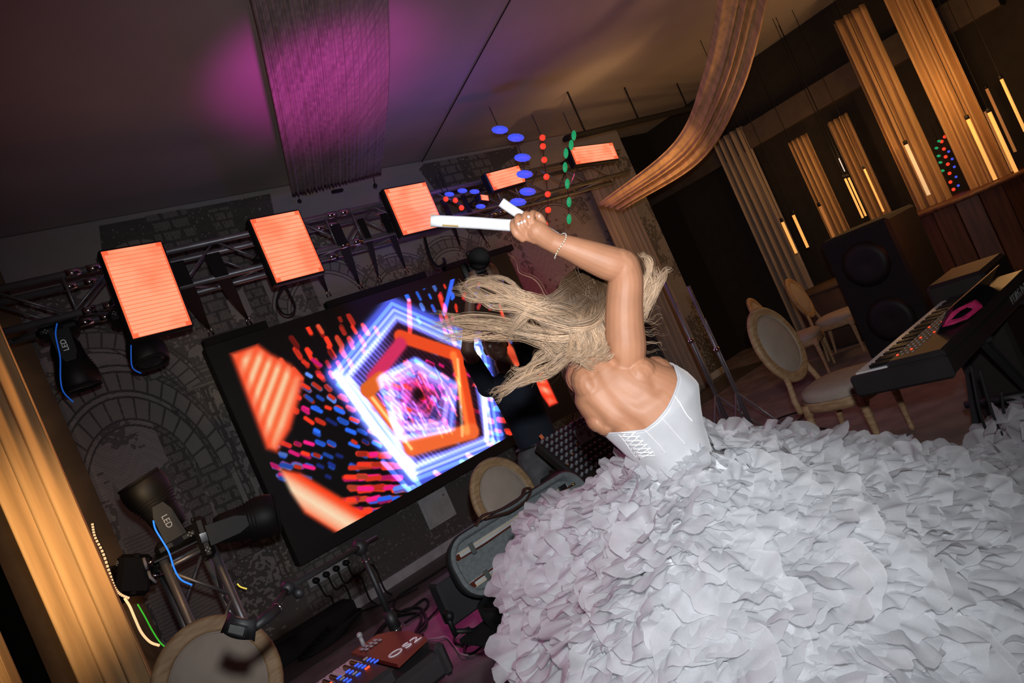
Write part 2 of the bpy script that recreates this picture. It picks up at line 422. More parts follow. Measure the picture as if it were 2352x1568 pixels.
# dark ceiling track towards the far room
a, b = onZ(1300, 318, 3.55), onZ(1560, 255, 3.7)
t = thing('ceiling_track', 'dark track rail under the ceiling behind the truss end', 'rail', (a + b) / 2)
MB().tube([a, b + (b - a) * .5], .06, 8, flat=.6).build('rail', blackm, t)
for k in (.15, .6, 1.1):
    q = a.lerp(b, k); MB().tube([q, Vector((q.x, q.y, 4.11))], .012, 6).build('hanger', blackm, t)

# ---------------------------------------------------------------- drapes and curtains
def strip(name, left, right, label, cat, m, amp=.018, folds=14, n=60, mm=120, group=None, hem=None):
    """cloth strip between two 3-D edge curves, gathered into folds"""
    L_ = cr([tuple(q) for q in left], n); R_ = cr([tuple(q) for q in right], n); rows = []
    ph = nr.random(6) * 6
    for i in range(n):
        a_ = Vector(L_[i]); b_ = Vector(R_[i]); t_ = Vector(L_[min(i + 1, n - 1)]) - Vector(L_[max(i - 1, 0)])
        nn = (b_ - a_).cross(t_).normalized(); row = []
        for k in range(mm + 1):
            u = k / mm
            wv = math.sin(u * folds * 2 * PI + ph[0] + .8 * math.sin(i * .05 + u * 9)) + .5 * math.sin(u * folds * 3.7 + ph[1] + i * .03) + .4 * math.sin(u * folds * 9.1 + ph[2])
            q = a_.lerp(b_, u) + nn * (amp * wv * (.6 + .4 * math.sin(u * 5 + ph[3])))
            row.append(q)
        rows.append(row)
    o = MB().grid(rows).build(name, m, None, True, solid=.003); return tag(o, label, cat, group)
d1 = strip('ceiling_drape', [onZ(520, -160, 4.0), onZ(575, 0, 3.95), onZ(625, 220, 3.88), P(672, 452, 6.7)],
           [onZ(900, -160, 4.0), onZ(892, 0, 3.95), onZ(893, 200, 3.88), P(876, 400, 7.1)],
           'pleated sheer drape on the ceiling lit magenta, hem fixed above the truss', 'drape', sheer, .014, 26)
for x, y in ((688, 462), (862, 426)):
    t = thing('drape_hook', 'small black ball hook under the %s corner of the magenta drape' % ('left' if x < 800 else 'right'), 'hook', P(x, y, 7.0))
    q = P(x, y, 7.0); MB().ell(q, .022).build('ball', black, t, True); MB().tube([q, P(x - 4, y - 22, 6.95)], .006, 6).build('wire', chrome, t)
t = thing('drape_clip', 'flat black clip in the middle of the magenta drape hem', 'clip', P(775, 438, 7.0))
MB().box(P(775, 438, 7.0), (.13, .03, .03), bev=.006).build('clip_bar', black, t)
strip('ceiling_swag', [P(1650, -120, 5.2), P(1648, 0, 5.7), P(1612, 180, 6.3), P(1545, 330, 6.9), P(1372, 470, 7.3)],
      [P(1790, -120, 5.2), P(1765, 0, 5.7), P(1705, 210, 6.3), P(1610, 370, 6.9), P(1430, 482, 7.3)],
      'long swag of gold cloth sweeping down from the ceiling to a point', 'drape', goldc, .03, 5, mm=60)
lamp('swag_light', 'SPOT', P(1640, 560, 6.2), P(1500, 390, 7.0), 55, WARM, .1, 60, 1)
lamp('swag_light_high', 'SPOT', P(1900, 360, 6.2), P(1680, 120, 6.0), 26, (1, .5, .25), .1, 60, 1)
def curtain(name, xa, xb, ztop, zbot, label, m, folds=6, amp=.05, nip=None, group=None, n=40, mm=90):
    """upright curtain between two floor points xa, xb; nip = (height, width factor) of a tie-back"""
    xa, xb = Vector(xa), Vector(xb); mid = (xa + xb) / 2; d = xb - xa; nn = Vector((-d.y, d.x, 0)).normalized(); rows = []
    ph = nr.random(4) * 6
    for i in range(n):
        z = zbot + (ztop - zbot) * i / (n - 1); wf = 1
        if nip: wf = nip[1] + (1 - nip[1]) * min(1, abs(z - nip[0]) / nip[2]) ** .7
        row = []
        for k in range(mm + 1):
            u = k / mm; a_ = amp * (math.sin(u * folds * 2 * PI + ph[0]) + .35 * math.sin(u * folds * 5.3 + ph[1] + z * .4))
            q = mid + d * ((u - .5) * wf) + nn * a_ * (.5 + .5 * wf); row.append(Vector((q.x, q.y, z)))
        rows.append(row)
    o = MB().grid(rows).build(name, m, None, True, solid=.004); return tag(o, label, 'curtain', group)
# left foreground curtain
def fp(x, y, Z): q = P(x, y, Z); return Vector((q.x, q.y, 0))
curtain('gold_curtain', fp(-5, 1120, 3.2), fp(172, 1120, 3.2), 4.08, .02, 'wide pleated gold curtain hanging left of the mural', goldc, 3, .04)
curtain('gold_curtain', fp(-190, 1300, 3.3), fp(-70, 1300, 3.3), 4.08, .02, 'gold curtain cut by the left edge of the photo', goldc, 4, .05)
struct('wall_brown', MB().box(fp(214, 1180, 5.0) + Vector((-.25, .3, 2.05)), (.7, .05, 4.1)), brownw)
cq = fp(95, 1120, 3.2)
lamp('curtain_light', 'SPOT', P(-160, 1480, 2.0), P(60, 1300, 3.2), 90, (1, .66, .32), .08, 58, 1)
lamp('curtain_light_high', 'SPOT', Vector((cq.x + .5, cq.y - .9, 2.6)), P(90, 1080, 3.2), 24, WARM, .1, 90, 1)
# curtains at the far end and right wall
def rc(px0, py0, wid, X, ztop, zbot, label, m, **k):
    q = onX(px0, py0, X); return curtain('pillar_curtain', (X, q.y + wid / 2, 0), (X, q.y - wid / 2, 0), ztop, zbot, label, m, group='curtains on the pillars of the far room', **k)
q = onY(1455, 560, 6.25)
curtain('pillar_curtain', (q.x - .42, 6.2, 0), (q.x + .28, 6.2, 0), 3.5, .02, 'pale and gold curtain behind the raised elbow and flying hair', greyc, 6, .05, group='curtains on the pillars of the far room')
rc(1735, 460, .55, 9.9, 3.3, .02, 'dim curtain right of the black doorway behind the bride', greyc, folds=5, amp=.05)
rc(1880, 420, .30, 9.7, 2.7, .02, 'narrow tied curtain with a bright orange top in the far room', goldc, folds=4, amp=.04)
rc(2055, 270, .40, 9.4, 3.7, .02, 'second tall curtain from the right edge, brown gold', goldc, folds=4, amp=.05)
rc(2200, 250, .42, 9.4, 3.7, .02, 'brightest tall curtain, nearest the hanging lamp trails', goldc, folds=4, amp=.05)
rc(1980, 400, .30, 9.9, 2.7, .02, 'dim narrow curtain between hanging lamp trails', goldc, folds=4, amp=.04)
for x, y, X, pw in ((1735, 400, 9.2, 3), (1880, 380, 9.0, 6), (2075, 210, 8.6, 9), (2190, 190, 8.6, 20), (1990, 350, 9.2, 3)):
    q = onX(x, y, X); lamp('pillar_uplight', 'POINT', q, None, pw, WARM, .1)
q = onY(1440, 520, 5.7); lamp('corner_uplight', 'POINT', q, None, 3, WARM, .1)
lamp('maroon_wall_spot', 'SPOT', (4.6, 4.6, 1.2), onY(1260, 600, 6.4), 40, (1, .04, .16), .1, 45, 1)
lamp('far_ceiling_light', 'POINT', onZ(2320, 60, 3.6), None, 26, WARM, .2)
lamp('far_room_light', 'POINT', (7.4, 2.0, 2.2), None, 5, WARM, .3)
# lintel / pelmet beams of the far room
for p0, p1, nm in ((onX(1500, 470, 10.1), onX(1760, 330, 10.1), 'trim_2'), (onX(1760, 330, 10.1), onX(2330, 60, 10.1), 'trim_3')):
    m_ = (p0 + p1) / 2; struct(nm, MB().box((10.05, m_.y, 3.1), (.25, abs(p1.y - p0.y), .35)), mat('pelmet', (.10, .075, .06), .8))

# ---------------------------------------------------------------- truss over the stage
TY0, TY1, TZ0, TZ1 = 5.22, 5.50, 3.03, 3.31
t = thing('truss', 'long horizontal aluminium box truss carrying the glowing orange panels', 'truss', (3.2, 5.36, 3.03))
XA, XB = -.3, 6.9
for y, z in ((TY0, TZ0), (TY0, TZ1), (TY1, TZ0), (TY1, TZ1)):
    MB().tube([(XA, y, z), (XB, y, z)], .025, 12).build('chord', alu, t, True)
bay = .36; nb = int((XB - XA) / bay)
for i in range(nb):
    x0 = XA + i * bay; x1 = x0 + bay; f = i % 2
    for (ya, za, yb, zb) in ((TY0, TZ0, TY0, TZ1), (TY0, TZ0, TY1, TZ0), (TY1, TZ0, TY1, TZ1)):
        pa, pb = ((x0, ya, za), (x1, yb, zb)) if f else ((x0, yb, zb), (x1, ya, za))
        MB().tube([pa, pb], .010, 6).build('brace', alu, t, True)
for x in (.95, 2.95, 4.9):
    for y, z in ((TY0, TZ0), (TY0, TZ1), (TY1, TZ0), (TY1, TZ1)):
        m_ = MB().tube([(x - .11, y, z), (x - .02, y, z)], .030, 12).tube([(x + .02, y, z), (x + .11, y, z)], .030, 12).tube([(x - .03, y, z), (x + .03, y, z)], .022, 12)
        m_.build('coupler', chrome, t, True)
    for sgn in (-.13, .13):
        MB().tube([(x + sgn, TY0, TZ0), (x + sgn, TY0, TZ1)], .011, 6).tube([(x + sgn, TY0, TZ0), (x + sgn, TY1, TZ0)], .011, 6).build('end_frame', alu, t, True)

# orange strobe panels on the truss
def emis(name, c1, c2, strength, grid=None):
    m = bpy.data.materials.new(name); m.use_nodes = True; nt = m.node_tree; N = nt.nodes; L = nt.links; b = N['Principled BSDF']
    tc = N.new('ShaderNodeTexCoord'); b.inputs['Base Color'].default_value = (.05, .02, .02, 1)
    n = N.new('ShaderNodeTexNoise'); n.inputs['Scale'].default_value = 3.0; L.new(tc.outputs['Object'], n.inputs['Vector'])
    r = N.new('ShaderNodeValToRGB'); r.color_ramp.elements[0].position = .38; r.color_ramp.elements[1].position = .55
    r.color_ramp.elements[0].color = (*c1, 1); r.color_ramp.elements[1].color = (*c2, 1); L.new(n.outputs[0], r.inputs[0])
    L.new(r.outputs[0], b.inputs['Emission Color']); b.inputs['Emission Strength'].default_value = strength; return m
pan_dark = emis('orange_led_edge', (1, .12, .045), (1, .16, .06), 1.0)
pan_lite = emis('orange_led', (1, .27, .13), (1, .40, .22), 1.0)
def panel(px, quad, depth, label, rows):
    """quad: photo corners TL TR BR BL at depth; built as a tilted box fixture"""
    c = [onY(x, y, 5.06) for x, y in quad]
    ctr = sum(c, Vector()) / 4
    ux = ((c[1] - c[0]) + (c[2] - c[3])) / 2; uz = ((c[0] - c[3]) + (c[1] - c[2])) / 2
    W_ = ux.length; H_ = uz.length
    M = frame(ctr, ux, uz)
    t = thing('strobe_panel', label, 'stage light', ctr, 'orange glowing strobe panels on the truss')
    MB().box((0, 0, 0), (W_ + .03, H_ + .03, .09), bev=.01).build('housing', black, t).data.transform(M)
    df = MB().box((0, 0, .0465), (W_, H_, .006)).build('diffuser', pan_dark, t); df.data.transform(M)
    n = rows
    me = None
    for k in range(n):
        y = (k + .5) / n * H_ - H_ / 2; wd = W_ * (.94 if 0 < k < n - 1 else .80)
        o = MB().box((0, 0, 0), (wd, H_ / n * .84, .008), bev=.003).build('led_row', pan_lite, df); o.data.transform(M @ Matrix.Translation((0, y, .051)))
    for s in (-1, 1):
        MB().tube([(s * (W_ / 2 + .02), 0, -.02), (s * (W_ / 2 + .03), 0, -.14), (0, 0, -.19)], .012, 6).build('bracket', black, t).data.transform(M)
    return t
panel(1, [(252, 582), (392, 560), (413, 752), (282, 786)], 4.95, 'large orange glowing panel at the left end of the truss, over a moving head', 22)
panel(2, [(598, 510), (704, 488), (716, 628), (604, 656)], 5.45, 'orange glowing panel second from the left with a strap loop below', 16)
panel(3, [(907, 447), (999, 425), (986, 522), (892, 540)], 6.1, 'orange glowing panel in the middle of the truss, beside the long foam tube end', 12)
panel(4, [(1118, 406), (1194, 384), (1193, 422), (1122, 440)], 7.0, 'small orange panel fourth from the left, above the raised hand', 6)
panel(5, [(1308, 346), (1406, 332), (1408, 368), (1312, 380)], 7.9, 'orange glowing panel at the right far end of the truss', 6)
panel(6, [(1098, 452), (1120, 455), (1112, 464), (1100, 463)], 7.0, 'tiny pink orange panel between the blue light patches and the foam tube end', 2)

# ---------------------------------------------------------------- video wall
SX0, SX1, SZ0, SZ1, SY = 1.725, 5.30, .66, 2.70, 6.1
def spx(x, y): q = onY(x, y, SY - .03); return q.x, q.z
def video():
    S = 330.; wpx = int((SX1 - SX0) * S); hpx = int((SZ1 - SZ0) * S)
    img = np.zeros((hpx, wpx, 3), np.float32) + np.array([.012, .012, .014], np.float32)
    xx, zz = np.meshgrid(SX0 + (np.arange(wpx) + .5) / S, SZ0 + (np.arange(hpx) + .5) / S)
    q = np.random.default_rng(5)
    def sub(x0, x1, z0, z1, pad):
        i0 = int(np.clip((x0 - pad - SX0) * S, 0, wpx)); i1 = int(np.clip((x1 + pad - SX0) * S + 1, 0, wpx))
        j0 = int(np.clip((z0 - pad - SZ0) * S, 0, hpx)); j1 = int(np.clip((z1 + pad - SZ0) * S + 1, 0, hpx)); return slice(j0, j1), slice(i0, i1)
    def seg(p, r, col, width, soft, mode='add', wcore=None):
        (xa, za), (xb, zb) = p, r; pad = width / 2 + soft * 2.2
        s = sub(min(xa, xb), max(xa, xb), min(za, zb), max(za, zb), pad); X = xx[s]; Z = zz[s]
        if X.size == 0: return
        dx, dz = xb - xa, zb - za; l2 = dx * dx + dz * dz + 1e-9; t = np.clip(((X - xa) * dx + (Z - za) * dz) / l2, 0, 1)
        d = np.hypot(X - xa - t * dx, Z - za - t * dz); a = np.exp(-np.maximum(d - width / 2, 0) ** 2 / (soft * soft + 1e-9))[..., None]
        c = np.array(col, np.float32)
        if mode == 'add': img[s] += a * c
        else: img[s] = img[s] * (1 - a) + a * c
    def pl(pts, col, width, soft, close=True, mode='add'):
        w_ = [spx(*p) for p in pts]; n = len(w_)
        a_ = np.array(w_); sl = sub(a_[:, 0].min(), a_[:, 0].max(), a_[:, 1].min(), a_[:, 1].max(), width / 2 + soft * 2.2); X = xx[sl]; Z = zz[sl]
        if X.size == 0: return
        d = np.full(X.shape, 9.)
        for i in range(n if close else n - 1):
            (xa, za), (xb, zb) = w_[i], w_[(i + 1) % n]; dx, dz = xb - xa, zb - za; t = np.clip(((X - xa) * dx + (Z - za) * dz) / (dx * dx + dz * dz + 1e-9), 0, 1)
            d = np.minimum(d, np.hypot(X - xa - t * dx, Z - za - t * dz))
        al = np.exp(-np.maximum(d - width / 2, 0) ** 2 / (soft * soft + 1e-9))[..., None]; c = np.array(col, np.float32)
        img[sl] = img[sl] + al * c if mode == 'add' else img[sl] * (1 - al) + al * c
    def poly(pts, fn, soft=.02):
        w_ = np.array([spx(*p) for p in pts]); s = sub(w_[:, 0].min(), w_[:, 0].max(), w_[:, 1].min(), w_[:, 1].max(), soft * 2)
        X = xx[s]; Z = zz[s]; ins = np.zeros(X.shape, bool); dm = np.full(X.shape, 9.)
        for i in range(len(w_)):
            x1, y1 = w_[i]; x2, y2 = w_[(i + 1) % len(w_)]
            c = ((y1 > Z) != (y2 > Z)) & (X < (x2 - x1) * (Z - y1) / (y2 - y1 + 1e-12) + x1); ins ^= c
            dx, dz = x2 - x1, y2 - y1; t = np.clip(((X - x1) * dx + (Z - y1) * dz) / (dx * dx + dz * dz), 0, 1)
            dm = np.minimum(dm, np.hypot(X - x1 - t * dx, Z - y1 - t * dz))
        sd = np.where(ins, dm, -dm); a = np.clip(sd / soft * .5 + .5, 0, 1)[..., None]; a = a * a * (3 - 2 * a)
        col = fn(X, Z, sd); img[s] = img[s] * (1 - a) + a * col
    # red / blue flecks around the tunnel
    cx, cz = spx(965, 905)
    def flecks(cxp, cyp, rx, ry, n, cols, sz, ang, jit=.25, dens=None):
        for _ in range(n):
            a = q.random() * 2 * PI; r = math.sqrt(q.random()); x = cxp + math.cos(a) * r * rx; y = cyp + math.sin(a) * r * ry
            g = 26; x = round(x / g) * g + (round(y / g) % 2) * 8; y = round(y / g) * g + q.random() * 8
            X, Z = spx(x, y); c = np.array(cols[q.integers(len(cols))]); th = ang + (q.random() - .5) * jit; l = sz * (.5 + q.random())
            d = (math.cos(th) * l, math.sin(th) * l); seg((X - d[0], Z - d[1]), (X + d[0], Z + d[1]), c * (.6 + .5 * q.random()), sz * .62, .011, 'mix')
    RED = (1., .22, .12); BLU = (.16, .42, 1.); MG = (.95, .1, .5); LB = (.4, .58, 1.); RO = (.95, .33, .2)
    flecks(740, 810, 90, 70, 46, [RED, RED, RO, (.6, .1, .08)], .038, 1.75)
    flecks(810, 745, 38, 28, 16, [RED, (.7, .15, .1)], .036, 1.7)
    flecks(720, 905, 60, 70, 40, [BLU, LB, MG, RED], .032, 2.2)
    flecks(790, 1000, 70, 90, 70, [BLU, RED, BLU, (.1, .2, .6)], .03, 2.3)
    flecks(860, 1120, 62, 85, 110, [RED, RED, RO, MG], .045, 2.75)
    flecks(915, 1160, 60, 55, 46, [BLU, LB, BLU, MG], .04, 2.9)
    flecks(1120, 780, 60, 40, 60, [BLU, LB, RED, (.2, .3, .9)], .022, 2.9)
    flecks(1140, 930, 40, 140, 80, [BLU, RED, BLU, RO], .024, 2.4)
    flecks(1050, 700, 60, 60, 36, [BLU, RED, MG], .02, 1.5)
    flecks(1010, 700, 12, 60, 18, [RED, MG], .022, 1.5); flecks(1120, 670, 70, 40, 50, [RED, BLU, RO, MG], .022, .6)
    flecks(1160, 980, 40, 60, 30, [BLU, RED, RED], .035, 2.6)
    flecks(660, 1060, 50, 50, 40, [RED, BLU, LB, MG], .03, 2.4); flecks(960, 680, 40, 40, 20, [BLU, LB], .03, 1.7)
    # orange beams
    def stripes(theta, per, ca, cb, cc=None, edge=None):
        def fn(X, Z, sd):
            u = (X * math.sin(theta) + Z * math.cos(theta)); s = .5 + .5 * np.sin(u / per * 2 * PI + 1.3 * np.sin(u * 9)); s = s[..., None]
            c = np.array(ca) * (1 - s) + np.array(cb) * s
            if edge is not None:
                e = np.clip(1 - sd / .10, 0, 1)[..., None]; c = c * (1 - e) + np.array(edge) * e
            return c
        return fn
    x1, z1 = spx(640, 1000); x2, z2 = spx(690, 860); th = math.atan2(z2 - z1, x2 - x1)
    poly([(530, 812), (592, 790), (622, 812), (668, 836), (696, 866), (688, 915), (668, 985), (636, 1038), (612, 1030)],
         stripes(-th, .105, (1., .42, .24), (1., .80, .62), edge=(1, .30, .16)), .035)
    x1, z1 = spx(660, 1090); x2, z2 = spx(900, 1240); th2 = math.atan2(z2 - z1, x2 - x1)
    def beam(X, Z, sd):
        u = ((X - x1) * math.sin(-th2) + (Z - z1) * math.cos(th2)); s = np.clip(1.05 - abs(u + .085) / .135, 0, 1)[..., None]
        st = (.5 + .5 * np.sin(u * 52))[..., None] * .18
        return np.array([1., .30, .14]) * (1 - s) + np.array([1., .95, .80]) * s - st * np.array([0, .5, .5])
    poly([(642, 1076), (690, 1086), (780, 1140), (905, 1225), (910, 1240), (892, 1256), (862, 1250), (830, 1245), (770, 1222), (700, 1178), (668, 1130)], beam, .03)
    poly([(1140, 668), (1160, 690), (1182, 735), (1205, 790), (1245, 845), (1282, 925), (1262, 934), (1232, 890), (1208, 840), (1180, 765), (1150, 725)],
         stripes(.5, .12, (1., .35, .2), (1., .78, .62), edge=(1, .2, .12)), .02)
    poly([(1150, 760), (1180, 800), (1200, 850), (1185, 845), (1155, 795)], stripes(.5, .2, (.95, .35, .22), (.8, .25, .15)), .02)
    # tunnel: nested rings
    O = [(903, 705), (1103, 795), (1140, 1020), (950, 1095), (775, 860)]
    def scale(pts, s, rot=0, c=(962, 905)):
        return [(c[0] + (x - c[0]) * s * math.cos(rot) - (y - c[1]) * s * math.sin(rot), c[1] + (x - c[0]) * s * math.sin(rot) + (y - c[1]) * s * math.cos(rot)) for x, y in pts]
    def wash(X, Z, sd):
        k = np.clip((cx + .02 - X) / .25, 0, 1)[..., None]; n_ = (.85 + .3 * np.sin(X * 140 + Z * 60))[..., None]
        return (np.array([.16, .05, .12]) * (1 - k) + np.array([.42, .36, .78]) * k) * n_
    poly(scale(O, .90), wash, .03)
    flecks(985, 925, 120, 110, 120, [RED, MG, (.5, .05, .2), BLU, (.1, .02, .05)], .028, 2.3)
    for s, c, wd, sf in ((1.0, (.30, .36, .88), .15, .05), (.93, (.16, .2, .4), .05, .03), (.86, (.2, .25, .45), .03, .015), (1.04, (.22, .34, .95), .02, .012), (.97, (.3, .3, .5), .012, .01)):
        pl(scale(O, s), c, wd, sf)
    W5 = (.55, .55, .35)
    pl([O[4], (860, 985), (948, 1088)], (.6, .6, .4), .022, .02, False); pl([O[4], (860, 985), (948, 1088)], (.5, .5, .3), .01, .05, False)
    pl([(1098, 800), (1113, 920), (1118, 1010)], (.6, .6, .35), .022, .02, False); pl(scale(O, .90), (.12, .14, .2), .02, .012)
    I = [(920, 772), (1050, 815), (1085, 990), (945, 1028), (842, 898)]
    pl(I[:3], (.95, .30, .12), .11, .02, False, 'mix'); pl([I[2], I[3]], (.98, .42, .2), .12, .03, False, 'mix')
    pl([(842, 896), (945, 1030)], (1., .45, .22), .06, .02, False, 'mix'); pl([(842, 896), (945, 1030)], (.3, .4, .3), .012, .012, False)
    pl([(858, 868), (920, 790)], (.85, .18, .38), .09, .03, False, 'mix'); pl([(845, 895), (875, 870)], (.9, .4, .14), .12, .02, False, 'mix')
    pl([(1052, 825), (1062, 1000)], (.25, .3, .25), .015, .012, False); pl([(1042, 815), (1072, 990)], (.3, .2, .1), .05, .02, False)
    J = [(950, 835), (1035, 880), (1035, 970), (930, 1000), (880, 880)]
    for s, r, c, wd in ((1.12, .05, (.30, .5, 1.), .05), (1.0, .12, (.5, .56, 1.2), .12), (.86, .2, (.7, .5, .9), .10), (.62, .3, (.3, .3, .7), .06), (.5, .45, (.75, .18, .25), .05), (.36, .6, (.45, .15, .45), .05), (.25, .8, (.6, .1, .2), .035)):
        pl(scale(J, s, r), tuple(v * .55 for v in c), wd * .8, .02)
    for _ in range(36):
        a = q.random() * 6.28; r = 20 + q.random() * 75; l = 14 + q.random() * 30; x, y = 962 + r * math.cos(a), 905 + r * math.sin(a)
        pl([(x, y), (x + l * .45, y + l * .9)], [(.5, .1, .25), (.2, .25, .6), (.6, .2, .1)][q.integers(3)], .006, .008, False)
    poly(scale(J, .17), lambda X, Z, sd: np.array([.10, .01, .04]) + 0 * X[..., None], .05)
    # streamers leaving the rings
    for a, b, c in (((905, 1030), (985, 1145), (.25, .45, 1)), ((880, 1060), (940, 1125), (.25, .4, .9)), ((1000, 1085), (1050, 1118), (1, .3, .15)), ((1075, 1045), (1115, 1070), (1, .3, .12)),
                    ((1060, 1060), (1120, 1085), (.25, .45, 1)), ((1130, 1010), (1155, 1035), (.3, .5, 1)), ((940, 690), (942, 760), (.9, .2, .15)), ((1010, 680), (1045, 790), (.9, .2, .15)), ((1040, 640), (1020, 720), (.2, .4, 1))):
        pl([a, b], c, .03, .012, False)
    m = (xx % .0078 < .0016) | (zz % .0078 < .0016)
    img[m] *= .93
    ed = np.minimum(np.minimum(xx - SX0, SX1 - xx), np.minimum(zz - SZ0, SZ1 - zz)); img[ed < .11] = (.008, .008, .009)
    return np.clip(img, 0, 1)
t = thing('video_wall', 'large black LED video wall showing a blue and orange pentagon tunnel', 'screen', ((SX0 + SX1) / 2, SY, SZ0))
MB().box(((SX0 + SX1) / 2, SY + .05, (SZ0 + SZ1) / 2), (SX1 - SX0, .13, SZ1 - SZ0), bev=.008).build('cabinet', mat('screen_black', (.012, .012, .012), .6), t)
vm = img_mat('tunnel_graphic', video(), 'sRGB', .5, 1.0, (SX0, SX1, SZ0, SZ1))
MB().box(((SX0 + SX1) / 2, SY - .022, (SZ0 + SZ1) / 2), (SX1 - SX0 - .004, .008, SZ1 - SZ0 - .004)).build('display_face', vm, t)
for xa, xb in (((455), (600)), (738, 965), (1010, 1165)):
    pa = onY(xa, 762 - (xa - 455) * .31, SY); pb = onY(xb, 762 - (xb - 455) * .31, SY)
    MB().box(((pa.x + pb.x) / 2, SY + .02, SZ1 + .035), (pb.x - pa.x, .09, .07), bev=.006).build('hanging_bar', blackm, t)
# straps from the truss to the screen
ST = [((428, 663), (485, 766), 44), ((508, 632), (573, 742), 40), ((717, 594), (756, 678), 34), ((790, 566), (829, 660), 34), ((852, 560), (873, 646), 22), ((914, 570), (935, 624), 26), ((1050, 535), (1060, 572), 22), ((1105, 545), (1122, 566), 18)]
names = ['wide black strap nearest the left corner of the screen', 'black strap second from the screen left corner', 'black strap right after the hanging loop under the second panel', 'black strap fourth from the left corner of the screen',
         'narrow black strap fifth from the left corner of the screen', 'black strap just left of the drooping loop', 'short black strap under the long foam tube', 'short black strap beneath the raised fist']
for ((x0, y0), (x1, y1), wd), nm in zip(ST, names):
    a = onY(x0, y0, TY0 - .03); b = onY(x1, y1, SY); b.z = max(b.z, SZ1 + .06); t = thing('lifting_strap', nm, 'strap', b, 'black straps holding the screen')
    a.z = TZ0 + .0
    M_ = MB(); hw = wd / 2 * .0027; rows = []
    top = [Vector((a.x, TY0 - .035, TZ1 - .1)), Vector((a.x, TY0 - .035, TZ0)), a.lerp(b, .35), a.lerp(b, .6), b + Vector((0, 0, .05))]
    for k, q in enumerate(top):
        h = hw * (1, 1, .85, .55, .22)[k]; rows.append([q + Vector((-h, 0, 0)), q + Vector((h, 0, 0))])
    M_.grid(rows).build('webbing', blacks, t, solid=.012)
    MB().tube([b + Vector((-.018, 0, -.01)), b + Vector((-.016, 0, .05)), b + Vector((0, 0, .066)), b + Vector((.016, 0, .05)), b + Vector((.018, 0, -.01))], .006, 6).build('shackle', chrome, t, True)
def loop(pts, wd, label):
    t = thing('strap_loop', label, 'strap', pts[0]); c = curve_pts(pts, 26); c = c
    MB().tube(c, wd, 8, flat=.35).build('webbing', blacks, t, True)
Zl = 5.75
loop([P(652, 655, Zl), P(636, 690, Zl), P(648, 718, Zl), P(668, 722, Zl), P(678, 705, Zl), P(664, 672, Zl), P(655, 655, Zl)], .020, 'hanging loop of black webbing under the second orange panel')
loop([P(975, 545, 6.4), P(988, 590, 6.4), P(1004, 612, 6.4), P(1022, 605, 6.4), P(1018, 592, 6.4)], .022, 'drooping black webbing loop right of the screen straps')

# ---------------------------------------------------------------- moving heads
LEDW = mat('glowing_print', (.45, .45, .45), .6, emit=.25)  # print on the housing, given a faint glow of its own
def moving_head(M, label, led=True, tilt=0.0, sc_=.84):
    """M: base frame, +z points away from what the base is fixed to"""
    t = thing('moving_head', label, 'stage light', M.translation, 'black moving head stage lights'); M = M @ Matrix.Scale(sc_, 4)
    bs = MB().box((0, 0, .045), (.30, .24, .09), bev=.03).build('base', black, t, False); bs.data.transform(M)
    MB().box((0, -.121, .045), (.07, .01, .05), bev=.004).build('display', glass, bs).data.transform(M)
    for dx, dz in ((0, .014), (0, -.014), (.014, 0), (-.014, 0)):
        MB().box((.085 + dx, -.122, .045 + dz), (.010, .012, .010), bev=.003).build('button', white, bs).data.transform(M)
    for s in (-1, 1):
        MB().prism([(-.07, s * .165 - .016, .07), (.07, s * .165 - .016, .07), (.062, s * .165 - .016, .26), (.035, s * .165 - .016, .33), (-.035, s * .165 - .016, .33), (-.062, s * .165 - .016, .26)], (0, .032, 0)).build('yoke_arm', black, t).data.transform(M)
        MB().box((s * .13, 0, .02), (.05, .05, .04), bev=.01).build('clamp_foot', black, t).data.transform(M)
    H = M @ Matrix.Translation((0, 0, .27)) @ Matrix.Rotation(tilt, 4, 'Y')
    h = MB().lathe([(.02, -.15), (.085, -.145), (.105, -.10), (.112, -.02), (.120, .06), (.150, .13), (.156, .19), (.150, .24), (.140, .262)], 26, H).build('head', black, t, True)
    MB().lathe([(.136, .255), (.145, .262), (.145, .276), (.130, .276), (.128, .262)], 26, H).build('bezel', blackm, h, True)
    MB().lathe([(.001, .262), (.09, .266), (.127, .258)], 24, H).build('lens', glass, h, True)
    for k in range(5):
        MB().lathe([(.118 + k * .006, .02 + k * .022), (.124 + k * .006, .024 + k * .022), (.118 + k * .006, .028 + k * .022)], 26, H).build('cooling_fin', blackm, h, True)
    if led: text('lettering', 'LED', .055, M @ Matrix.Translation((0, -.183, .20)) @ Matrix.Rotation(PI / 2, 4, 'X') @ Matrix.Rotation(-PI / 2, 4, 'Z'), LEDW, t)
    return t
def mh_frame(base, tip, face):
    """base point, direction to the tip, -y side faces the viewer"""
    z = (Vector(tip) - Vector(base)).normalized(); y = -(Vector(face) - Vector(base)); y = (y - z * y.dot(z)).normalized(); x = y.cross(z)
    return Matrix.Translation(Vector(base)) @ Matrix((x, y, z)).transposed().to_4x4()
b0 = onY(122, 728, 5.30); b0.z = TZ0 - .03; moving_head(mh_frame(b0, b0 + (P(176, 860, 5.0) - P(122, 728, 5.0)), CAM), 'black moving head hanging at the left end of the truss', tilt=0)
b0 = onY(290, 715, 5.36); b0.z = TZ0 - .03; moving_head(mh_frame(b0, b0 + Vector((.02, -.12, -.5)), CAM), 'black moving head hanging below the largest orange panel', tilt=.1)

